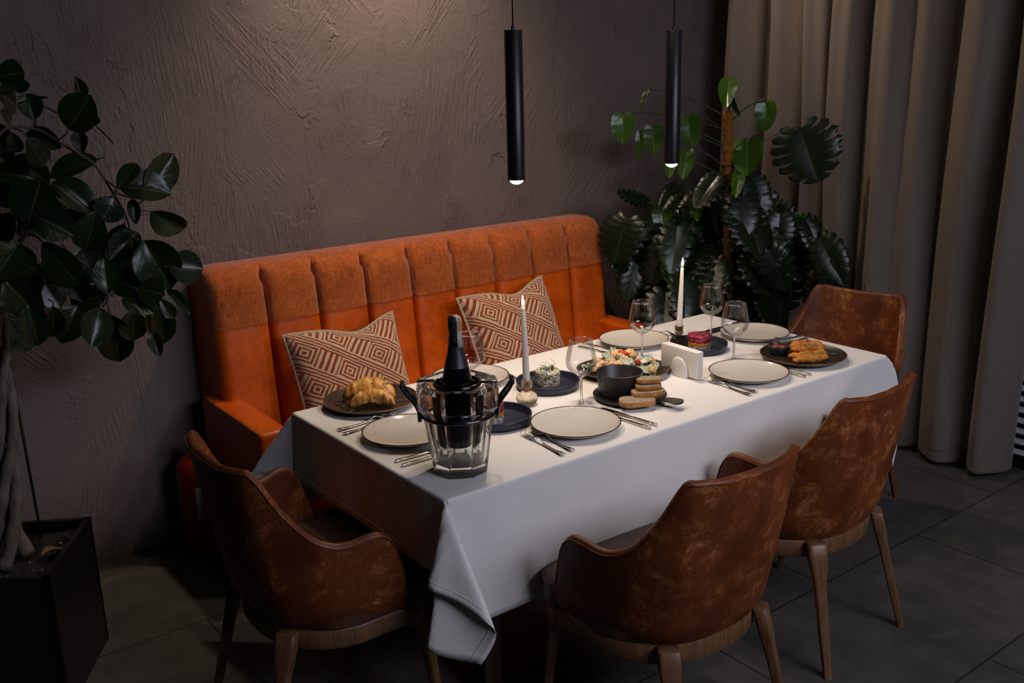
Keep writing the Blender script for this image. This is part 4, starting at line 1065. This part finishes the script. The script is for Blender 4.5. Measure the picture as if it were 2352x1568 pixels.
for k, (x, y, z) in enumerate(((1.030, .512, .036), (1.060, .540, .044), (1.100, .545, .052), (1.135, .528, .050), (1.005, .530, .034), (1.02, .560, .036), (1.045, .480, .040), (1.085, .500, .050), (1.125, .560, .044))):
    blob('chicken_piece', 'seared pale chicken piece heaped on the mixed salad', zt(x, y, z), .021, (1.35, .8, .6), M['chicken'], k * 4.1, .45, 'chicken pieces in the mixed salad', (random.uniform(-.5, .5), random.uniform(-.5, .5), random.uniform(0, 3)))
for k, (x, y, z, l) in enumerate(((1.112, .518, .058, 'red tomato wedge high on the middle of the mixed salad'), (1.104, .440, .044, 'red tomato wedge right of the pot rim on the mixed salad'))):
    blob('tomato_wedge', l, zt(x, y, z), .017, (1.3, .6, .55), M['tomato'], k, .12, None, (.3, .5, .9 * k - .6))
for k, (x, y, z) in enumerate(((1.095, .362, .034), (1.128, .492, .055), (1.17, .44, .032))):
    g = G(); g.box((0, 0, 0), (.027, .025, .023)); o = g.build('crouton', M['crouton'], None, loc=zt(x, y, z), bevel=.006, seg=3); o.rotation_euler = (.3 * k - .4, .5, .7 * k)
    tag(o, 'toasted bread crouton on the mixed salad', 'food', 'croutons on the mixed salad')
for k, (x, y, z) in enumerate(((1.126, .434, .044), (1.08, .515, .055), (1.045, .55, .048), (1.12, .46, .05))):
    blob('cheese_flake', 'cream cheese flake on the mixed salad', zt(x, y, z), .012, (1.4, .8, .25), M['cheese'], k * 7, .4, 'cheese flakes on the mixed salad', (.4, .3 * k, k))
blob('olive', 'pale olive at the pointed left end of the mixed salad', zt(.975, .525, .024), .011, (1.2, .9, .9), M['chicken'], 3, .05)

# napkin holder and napkins
nh = thing('napkin_holder', 'white porcelain napkin holder with round cheeks', 'napkin holder', (1.211, .325, Z), math.radians(-4))
for s in (-1, 1):
    g = G(); n = 20
    def fn(i, j):
        a = PI * i / n; r = j / 6
        y = .044 * cos(a) * r; z = .066 * sin(a) ** .8 * r
        x = s * (.0195 + .010 * (1 - r * r))
        return V((x, y, max(z, 0) + .004))
    g.grid(n + 1, 7, fn)
    g.build('cheek', M['porcelain'], nh, solid=.004)
g = G(); g.box((0, 0, .003), (.060, .076, .006)); g.build('base', M['porcelain'], nh, bevel=.002)
for k in range(8):
    g = G(); g.box((0, 0, .047), (.0034, .176, .094))
    x = 1.2065 + (k - 3.5) * .0041
    o = g.build('paper_napkin', M['paper'], None, loc=(x + .004, .332, Z + .0065), bevel=.0012); o.rotation_euler = (0, random.uniform(-.012, .012), math.radians(-3 + random.uniform(-.6, .6)))
    tag(o, 'folded white paper napkin standing in the porcelain holder', 'napkin', 'paper napkins in the holder')

# cutlery
def make_fork():
    t = thing('dinner_fork', '', 'fork', (0, 0, 0))
    xs = [0, .03, .08, .30, .55, .66, .74, .80]; ws = [.0085, .0072, .0062, .0048, .0034, .0036, .0085, .0118]
    def zz(s): return .0035 + .011 * math.exp(-((s - .63) / .12) ** 2) + .003 * math.exp(-((s - .05) / .09) ** 2) + (.010 * ((s - .86) / .14) ** 2 if s > .86 else 0)
    L = .205
    g = G(); n = 48
    def fn(i, j):
        s = .80 * i / n; u = -1 + 2 * j / 8; w = interp(xs, ws, s)
        tail = .006 * (abs(u)) * math.exp(-s / .02)
        return V((w * u, L * s - tail, zz(s) + .0012 * (1 - u * u) * (1 if s < .68 else -1.4)))
    g.grid(n + 1, 9, fn); g.build('handle', M['steel'], t, solid=.0022)
    g = G()
    for k in range(4):
        x0 = -.0118 + .0236 * (k + .5) / 4
        pts = [(x0 * (1 + .05 * f), L * (.79 + .21 * f), zz(.79 + .21 * f) - .0008) for f in [q / 8 for q in range(9)]]
        g.tube(pts, [.0021] * 6 + [.0018, .0014, .0008], 8, flat=.6)
    g.build('tines', M['steel'], t); return t
def place(o, tail, head, z=Z + .0005):
    d = V(head) - V(tail); o.location = (tail[0], tail[1], z); o.rotation_euler = (0, 0, math.atan2(d.y, d.x) - PI / 2)
FK = make_fork(); FKS = 'steel dinner forks laid around the table'
forks = [((.409, .030), (.432, .268), 'fork nearest the viewer, left of the front cream plate'), ((.449, .038), (.472, .290), 'fork between the nearest fork and the front cream plate'),
 ((1.203, .026), (1.226, .25), 'left fork before the napkin holder at the table front'), ((1.238, .031), (1.256, .26), 'right fork of the pair before the napkin holder'),
 ((.028, .624), (.240, .640), 'fork at the near table end, next to the turnover plate'), ((.025, .583), (.270, .617), 'fork at the near table end, next to the cream plate rim'),
 ((1.545, .868), (1.572, .650), 'fork right of the cream plate at the table back'), ((.742, .868), (.746, .640), 'fork right of the cream plate behind the bottle'),
 ((1.925, .362), (1.715, .405), 'fork at the far table end beside the sauce cup'), ((1.905, .325), (1.70, .372), 'fork at the far table end nearest the fried strips')]
for k, (a, b, l) in enumerate(forks):
    o = FK if k == 0 else dup(FK, (0, 0, 0)); place(o, a, b); tag(o, l, 'fork', FKS)
def make_knife():
    t = thing('table_knife', '', 'knife', (0, 0, 0))
    g = G(); rings = []
    for y, w, h in ((0, .0050, .0030), (.002, .0058, .0036), (.03, .0060, .0037), (.09, .0050, .0032), (.105, .0040, .0026)):
        rings.append([V((w * abs(cos(a)) ** .45 * (1 if cos(a) > 0 else -1), y, .0042 + h * abs(sin(a)) ** .45 * (1 if sin(a) > 0 else -1))) for a in [2 * PI * (k + .5) / 20 for k in range(20)]])
    g.loft(rings); g.build('handle', M['steel'], t, sharp=50)
    g = G(); n = 24
    def fn(i, j):
        f = i / n; y = .103 + .125 * f; w = interp([0, .1, .3, .7, .9, 1], [.0035, .007, .0085, .0088, .006, .0008], f); u = -1 + 2 * j / 4
        return V((w * u - .002 * f * f, y, .0042))
    g.grid(n + 1, 5, fn); g.build('blade', M['steel'], t, solid=.0016); return t
KN = make_knife(); KNS = 'steel table knives laid around the table'
knives = [((.774, .025), (.757, .26), 'knife nearer the bread tray, right of the front cream plate'), ((.741, .018), (.726, .25), 'knife nearer the front cream plate, below the black tray'),
 ((1.528, .027), (1.522, .25), 'right knife before the fried strips platter'), ((1.494, .024), (1.488, .25), 'left knife beside the front cream plate by the fried strips'),
 ((.028, .296), (.25, .290), 'knife left of the ice bucket, farther from the table corner'), ((.026, .258), (.25, .252), 'knife left of the ice bucket, closer to the table corner'),
 ((1.178, .842), (1.214, .62), 'left knife beside the cream plate at the table back'), ((1.220, .866), (1.256, .645), 'right knife beside the cream plate at the table back'),
 ((1.915, .668), (1.69, .662), 'knife behind the cream plate at the far table end'), ((1.915, .642), (1.69, .637), 'knife nearer the cream plate rim at the far table end')]
for k, (a, b, l) in enumerate(knives):
    o = KN if k == 0 else dup(KN, (0, 0, 0)); place(o, a, b); tag(o, l, 'knife', KNS)
# ------------------------------------------------------------------ plants
def leaf_mesh(name, mat, prof, bend, foldk, wave, seed, nx=16, ny=10):
    """unit leaf: base at the origin, tip at +x, half width .5 in y, upper side +z"""
    g = G()
    def fn(i, j):
        f = i / (nx - 1); u = -1 + 2 * j / (ny - 1); w = interp(prof[0], prof[1], f)
        z = foldk * abs(u) * w * .5 - bend * f * f + wave * sin(f * 26 - abs(u) * 5) * abs(u) * (1 - abs(u) * .5) + .03 * noise.noise(V((f * 2 + seed, u, 0)))
        return V((f, u * w * .5, z))
    g.grid(nx, ny, fn)
    for q in range(len(g.v)): g.uv[q] = ((q // ny) / (nx - 1), .5 + (-.5 + (q % ny) / (ny - 1)))
    me = g.mesh(name, mat); return me
def heart_mesh(name, mat, seed):
    g = G(); nr, na = 7, 36
    def rad(a):     # outline around the leaf centre, a = 0 towards the tip
        c = cos(a)
        return .50 + .13 * max(0, c) ** 6 + .02 * cos(2 * a) - .26 * math.exp(-((abs(a) - PI) / .22) ** 2)
    def fn(i, j):
        a = -PI + 2 * PI * j / na; r = rad(a) * i / (nr - 1)
        x = .38 + r * cos(a); y = r * sin(a) * .98
        z = .22 * abs(y) - .25 * (x - .3) ** 2 + .02 * sin(x * 20) * abs(y) + .03 * noise.noise(V((x * 2 + seed, y * 2, 0)))
        return V((x, y, z))
    g.grid(nr, na, fn, cv=True)
    for q, p in enumerate(g.v): g.uv[q] = (max(0, min(1, p[0])), .5 + p[1])
    return g.mesh(name, mat)
def split_mesh(name, mat, seed, nl=6, gap=.24):
    g = G(); rnd = random.Random(seed)
    # outline of half a leaf: angle from tip to the back lobe
    def outl(t): # t 0 back notch .. 1 tip
        a = lerp(PI * .93, 0, t)
        r = .52 + .10 * max(0, cos(a)) ** 5 + .03 * cos(2 * a) - .12 * math.exp(-((a - PI) / .25) ** 2)
        return V((.40 + r * cos(a), 1.08 * r * sin(a), 0))
    for s in (-1, 1):
        for k in range(nl):
            t0, t1 = k / nl, (k + 1) / nl
            m0, m1 = V((.02 + .9 * t0 ** 1.2, 0, 0)), V((.02 + .9 * t1 ** 1.2, 0, 0))
            inner = .34 + .2 * rnd.random()
            n = 12; rows = []
            for i in range(n + 1):
                f = i / n
                q0 = (f - inner) / (1 - inner); gp = 0 if f < inner else gap * 1.05 * (sin(PI * min(1, q0 * .86)) ** .7 * .8 + .2 * q0)
                row = []
                for j in range(5):
                    q = lerp(gp * .5, 1 - gp * .5, j / 4); tt = lerp(t0, t1, q)
                    if i == n: tt = lerp(tt, (t0 + t1) / 2, .15)
                    mm = m0.lerp(m1, j / 4); oo = outl(tt); bow = V((.05 * sin(f * PI), 0, 0))
                    p = mm.lerp(oo, f * (1 - .05 * abs(j - 2) * (f > .9))) + bow
                    p.z = .20 * p.y - .30 * f * f * abs(p.y) - .18 * (p.x - .3) ** 2 + .010 * sin(PI * q) * f
                    row.append(V((p.x, p.y * s, p.z)))
                rows.append(row)
            o = g.add([p for r in rows for p in r], [(a * 5 + b, a * 5 + b + 1, a * 5 + b + 6, a * 5 + b + 5) for a in range(n) for b in range(4)])
    for q, p in enumerate(g.v): g.uv[q] = (max(0, min(1, p[0])), .5 + p[1] * .9)
    return g.mesh(name, mat)
def set_leaf(me, name, parent, base, tip, width, toward, roll=0.0, lift=1.0):
    o = bpy.data.objects.new(name, me); COL.objects.link(o); o.parent = parent
    b, t_ = V(base), V(tip); x = (t_ - b); L = x.length; x.normalize()
    n = V(toward); n = (n - x * n.dot(x)).normalized(); n = Matrix.Rotation(roll, 3, x) @ n
    y = n.cross(x)
    m = Matrix(((x.x * L, y.x * width, n.x * L * lift, b.x), (x.y * L, y.y * width, n.y * L * lift, b.y), (x.z * L, y.z * width, n.z * L * lift, b.z), (0, 0, 0, 1)))
    pm = Matrix.Translation(parent.location) @ Matrix.Rotation(parent.rotation_euler.z, 4, 'Z')
    lm = pm.inverted() @ m
    loc, rot, sc = lm.decompose(); o.location = loc; o.rotation_euler = rot.to_euler(); o.scale = sc
    return o
CAMP = V(CAM)
# planter with soil
PX, PY, PZR = -.853, 1.153, math.radians(-31.3)
t = thing('planter', 'square black planter box on the floor at the left wall', 'planter', (PX, PY, 0), PZR)
H_ = .44; w2 = .20; ti = .018
g = G(); g.box((0, -w2 + ti / 2, H_ / 2), (2 * w2, ti, H_)); g.box((0, w2 - ti / 2, H_ / 2), (2 * w2, ti, H_)); g.box((-w2 + ti / 2, 0, H_ / 2), (ti, 2 * w2, H_)); g.box((w2 - ti / 2, 0, H_ / 2), (ti, 2 * w2, H_)); g.box((0, 0, .01), (2 * w2 - .01, 2 * w2 - .01, .02))
g.build('box', M['planter'], t, smooth=False)
g = G(); g.grid(20, 20, lambda i, j: (-.183 + .366 * i / 19, -.183 + .366 * j / 19, .405 + .010 * noise.noise(V((i * .6, j * .6, 0))))); so = g.build('soil', M['soil'], t)
g = G()
rs = random.Random(5)
for k in range(26): g.ico((rs.uniform(-.16, .16), rs.uniform(-.16, .16), .413), rs.uniform(.002, .006), 1, scale=(1, .8, .6))
o = g.build('perlite', M['label'], so); o['kind'] = 'stuff'
g = G(); g.grid(12, 7, lambda i, j: V((-.05 + .10 * i / 11, (-1 + j / 3) * .022 * sin(PI * (i + .4) / 12), .012 * abs(-1 + j / 3) + .012 * sin(i * .5)))); o = g.build('fallen_leaf', M['dry'], None, loc=(-.72, 1.075, .4185), solid=.0008); o.rotation_euler = (0, 0, .4); tag(o, 'dry brown leaf lying on the planter soil', 'leaf')

fic = thing('rubber_plant', 'tall dark glossy rubber plant growing from the black planter', 'plant', (-.84, 1.12, .41))
def loc_of(par, p): return V(p) - par.location
g = G()
for s in range(3):
    pts = []; 
    for k in range(61):
        f = .62 * k / 60; q = f * (len(TR) - 1); i = min(int(q), len(TR) - 2); c = V(TR[i]).lerp(V(TR[i + 1]), q - i)
        a = 2 * PI * s / 3 + f * 11; r = .024 * (1 - .5 * f) + (.03 * math.exp(-f / .05))
        pts.append(c + V((r * cos(a) - .004, r * sin(a), 0)) - fic.location)
    g.tube(pts, [.021 * (1 - .55 * k / 60) * (1 + .10 * sin(k * .9 + s)) for k in range(61)], 10)
g.build('braided_trunk', M['bark'], fic)
for b in BR:
    pts = [V(p) for p in b]; den = []
    for i in range(len(pts) - 1):
        for q in range(4): den.append(pts[i].lerp(pts[i + 1], q / 4))
    den.append(pts[-1]); n = len(den)
    for it in range(2): den = [den[0]] + [(den[i - 1] + den[i] * 2 + den[i + 1]) / 4 for i in range(1, n - 1)] + [den[-1]]
    g = G(); g.tube([p - fic.location for p in den], [.0048 - .0026 * i / n if len(b) > 4 else .0024 for i in range(n)], 8); g.build('branch', M['twig'], fic)
PF = [([0, .04, .15, .35, .6, .82, .95, 1], [.05, .30, .66, .96, 1.0, .74, .34, .02]), ([0, .05, .2, .45, .7, .88, 1], [.06, .34, .78, 1.0, .88, .52, .04]), ([0, .05, .2, .4, .62, .82, .93, 1], [.05, .28, .60, .88, 1.0, .86, .5, .06])]
fm = [leaf_mesh('rubber_leaf', M['ficus'], PF[k % 3], (.10, .22, .02, .30)[k], (.30, .5, .16, .42)[k], .010, k * 3.1) for k in range(4)]
rr = random.Random(3)
for k, (b, tp, w) in enumerate(FICUS):
    d = (CAMP - V(b)).normalized(); d = d + V((rr.uniform(-.45, .45), rr.uniform(-.2, .2), .25 + rr.uniform(-.35, .45)))
    if w < .025: d = d + V((1.6, 0, .6))
    set_leaf(fm[k % 4], 'leaf', fic, b, tp, w * 1.18, d, rr.uniform(-.3, .3), .8)
    if k % 2 == 0:
        x = (V(tp) - V(b)).normalized(); e = V(b) - x * .035 + V((-.012, .015, -.006))
        g = G(); g.tube([V(b) - fic.location, V(b) - x * .018 - fic.location, e - fic.location], .0022, 6); g.build('petiole', M['stem'], fic)
for k in range(26):     # shaded leaves deeper inside the crown
    b = V((rr.uniform(-.92, -.42), rr.uniform(1.20, 1.45), rr.uniform(1.02, 1.62))); 
    if b.x > -.62 and b.z > 1.45: b.x -= .25
    tp = b + V((rr.uniform(-.10, .10), rr.uniform(-.05, .05), rr.uniform(-.15, -.03)))
    set_leaf(fm[k % 4], 'leaf', fic, b, tp, rr.uniform(.075, .10), V((rr.uniform(-.5, .5), -1, rr.uniform(0, .8))), rr.uniform(-.3, .3), .8)
t = thing('plant_stake', 'thin dark stake leaning in the planter behind the braided trunk', 'stake', (-.727, 1.235, .40))
g = G(); g.tube([(0, 0, 0), (-.009, 0, .66), (-.02, 0, 1.2)], .0042, 8); g.build('rod', M['stem'], t)

# climbing plant in the corner
MPX, MPY = 2.51, 1.22
t = thing('plant_pot', 'dark round pot on the floor under the climbing plant', 'pot', (MPX, MPY, 0))
g = G(); g.lathe([(0, 0), (.13, 0), (.14, .01), (.18, .32), (.185, .33), (.178, .33), (.17, .30), (0, .29)], 40); g.build('body', M['planter'], t, sharp=40)
g = G(); g.lathe([(0, .302), (.172, .302)], 32); g.build('soil', M['soil'], t)
mon = thing('climbing_plant', 'bushy heart-leaved climbing plant on an orange coir pole in the wall corner', 'plant', (MPX, MPY, .30))
L_ = lambda p: V(p) - mon.location
PT, PB = V((2.425, 1.2, 1.585)), V((MPX, MPY, .31))
g = G()
for (z0, z1, r) in ((1.0, .65, .026), (.66, 0.0, .022)):
    n = 40; pts = [L_(PB.lerp(PT, lerp(z1, z0, k / n))) for k in range(n + 1)]
    g.tube(pts, [r * (1 + .06 * sin(k * 1.9) + .08 * noise.noise(V((k * .7, r * 90, 0)))) * (.75 if k == n and z0 == 1.0 else 1) for k in range(n + 1)], 16)
g.build('coir_pole', M['coir'], mon)
g = G(); c = L_(PB.lerp(PT, .80)); g.tube([c + V((.0275 * cos(a), .0275 * sin(a), .003 * sin(2 * a))) for a in [2 * PI * k / 24 for k in range(25)]], .0045, 6); g.build('tie', M['black'], mon)
hm = [heart_mesh('heart_leaf', M['heart'], k) for k in range(3)]
sm = [split_mesh('split_leaf', M['split'], k, (7, 6, 8)[k], (.26, .30, .22)[k]) for k in range(3)]
def petiole(b, mat, f0):
    a = PB.lerp(PT, f0); m_ = (a + b) / 2 + V((0, 0, .06)); pts = []
    for k in range(13):
        f = k / 12; pts.append(L_(a * (1 - f) ** 2 + m_ * 2 * f * (1 - f) + b * f * f))
    g = G(); g.tube(pts, .0032, 6); g.build('petiole', mat, mon)
for k, (b, tp, w) in enumerate(HEART):
    d = (CAMP - V(b)).normalized() + V((rr.uniform(-.25, .25), 0, .12 + rr.uniform(-.2, .2)))
    if w < .04: d = d + V((-1.8, 0, 0))
    set_leaf(hm[k % 3], 'heart_leaf', mon, b, tp, w, d, rr.uniform(-.2, .2), .7)
    petiole(V(b), M['stem'], max(.3, min(.97, (b[2] - .42) / 1.27)))
for k, (b, tp, w) in enumerate(SPLIT):
    d = (CAMP - V(b)).normalized() + V((rr.uniform(-.5, .5), 0, .35 + rr.uniform(-.25, .45)))
    if k == 0: d = (CAMP - V(b)).normalized() + V((0, 0, .3))
    set_leaf(sm[k % 3], 'split_leaf', mon, b, tp, w * (1.14 if k == 0 else .86), d, rr.uniform(-.35, .35) if k else .1, .7)
    if k < 14: petiole(V(b), M['stem'], max(.15, min(.9, (b[2] - .5) / 1.27)))
for k, (px, py, pz) in enumerate(((2.44, 1.10, 1.27), (2.52, 1.06, 1.20), (2.40, 1.02, 1.12), (2.50, 1.00, 1.04), (2.36, 1.04, 1.22), (2.56, .98, 1.12), (2.46, .96, .96))):
    b = V((px, py, pz)); tp = b + V((rr.uniform(-.07, .07), rr.uniform(-.07, 0), -.19))
    set_leaf(sm[k % 3], 'split_leaf', mon, b, tp, rr.uniform(.15, .20), V((-.6 + rr.uniform(-.5, .5), -.8, .4)), rr.uniform(-.3, .3), .7)
# inner foliage filling the bush
for k in range(26):
    a = rr.uniform(0, 2 * PI); r = rr.uniform(.08, .42); z = rr.uniform(.50, 1.18)
    b = V((2.33 + r * cos(a) * .95, 1.28 + r * sin(a) * .75, z)); b.x = min(b.x, 2.62); b.y = min(b.y, 1.62)
    tp = b + V((cos(a) * .10, sin(a) * .08 - .04, -.20)); tp.x = min(tp.x, 2.7); tp.y = min(tp.y, 1.7)
    set_leaf(sm[k % 3], 'split_leaf', mon, b, tp, rr.uniform(.16, .24), V((cos(a), sin(a) - 1.0, .7)), rr.uniform(-.3, .3), .7)

# fire extinguisher half hidden by the chair
t = thing('fire_extinguisher', 'dark red fire extinguisher with a pale label on the floor beside the sofa', 'fire extinguisher', (-.105, 1.62, 0), math.radians(-60))
g = G(); g.lathe([(0, 0), (.062, 0), (.066, .006), (.066, .34), (.060, .375), (.042, .40), (.022, .412), (.018, .43), (0, .43)], 40); g.build('cylinder', M['ext'], t, sharp=50)
g = G(); g.grid(14, 2, lambda i, j: (.0668 * cos(-.9 + 1.9 * i / 13), .0668 * sin(-.9 + 1.9 * i / 13), (.165, .295)[j])); lb = g.build('label', M['label'], t)
for k in range(6):
    g = G(); g.grid(8, 2, lambda i, j: (.0672 * cos(-.6 + (1.2 - .1 * (k % 3)) * i / 7), .0672 * sin(-.6 + (1.2 - .1 * (k % 3)) * i / 7), .185 + k * .017 + (0, .006)[j])); g.build('printed_line', M['ink'], lb)
g = G(); g.lathe([(0, .43), (.016, .43), (.016, .455), (.010, .46), (0, .46)], 16); g.box((.03, 0, .462), (.09, .018, .006)); g.box((.03, 0, .445), (.07, .016, .005), Matrix.Rotation(.25, 3, 'Y')); g.build('valve', M['black'], t, sharp=40)
# ------------------------------------------------------------------ light and camera
for x in (.45, .78, 1.11, 1.44):
    for y in (.25, .70): downlight(x, y)
add_light('SPOT', 'ceiling_downlight', (.95, .47, 2.97), (.95, .47, 0), DOWN, WARM, spot_size=math.radians(96), spot_blend=.7, shadow_soft_size=.06)
add_light('SPOT', 'wall_washer', (.92, 1.27, 2.96), (.92, 1.74, 1.45), WASH, (1, .78, .58), spot_size=math.radians(95), spot_blend=1.0, shadow_soft_size=.05)
add_light('SPOT', 'aisle_downlight', (1.35, -2.4, 2.96), (1.12, -.45, .60), AISLE, (1, .82, .66), spot_size=math.radians(42), spot_blend=1.0, shadow_soft_size=.22)
add_light('SPOT', 'curtain_washer', (2.15, 1.66, 2.96), (2.86, .62, 1.4), CURT, (1, .80, .62), spot_size=math.radians(80), spot_blend=1.0, shadow_soft_size=.04)
o = add_light('AREA', 'added_front_fill', (1.0, -3.2, 2.62), (1.05, .0, .65), FILL, (.80, .82, 1.0), shape='RECTANGLE', size=2.4, size_y=.7, spread=math.radians(110))  # added cool fill above and behind the camera, a bare area light without fixture
w = bpy.data.worlds.new('dim_room'); SC.world = w; w.use_nodes = True
bg = w.node_tree.nodes['Background']; bg.inputs[0].default_value = (.55, .60, .75, 1); bg.inputs[1].default_value = AMB

cam = bpy.data.cameras.new('camera'); co = bpy.data.objects.new('camera', cam); COL.objects.link(co); SC.camera = co
yaw, pit, rol = CAMROT
f = V((sin(yaw) * cos(pit), cos(yaw) * cos(pit), -sin(pit))); r = V((cos(yaw), -sin(yaw), 0)); u = r.cross(f)
r2 = r * cos(rol) + u * sin(rol); u2 = -r * sin(rol) + u * cos(rol)
co.matrix_world = Matrix(((r2.x, u2.x, -f.x, CAM[0]), (r2.y, u2.y, -f.y, CAM[1]), (r2.z, u2.z, -f.z, CAM[2]), (0, 0, 0, 1)))
cam.sensor_width = 36; cam.lens = CAMF * 36 / 2352; cam.clip_start = .05
cam.dof.use_dof = True; cam.dof.focus_distance = 2.95; cam.dof.aperture_fstop = 7.0
SC.view_settings.view_transform = 'Standard'; SC.view_settings.look = 'None'; SC.view_settings.gamma = 1; SC.view_settings.exposure = 0
SC.view_settings.use_curve_mapping = False
SC.cycles.caustics_reflective = False; SC.cycles.caustics_refractive = False
SC.cycles.max_bounces = 8; SC.cycles.transparent_max_bounces = 24; SC.cycles.transmission_bounces = 8
SC.cycles.sample_clamp_indirect = 4.0; SC.cycles.use_denoising = True
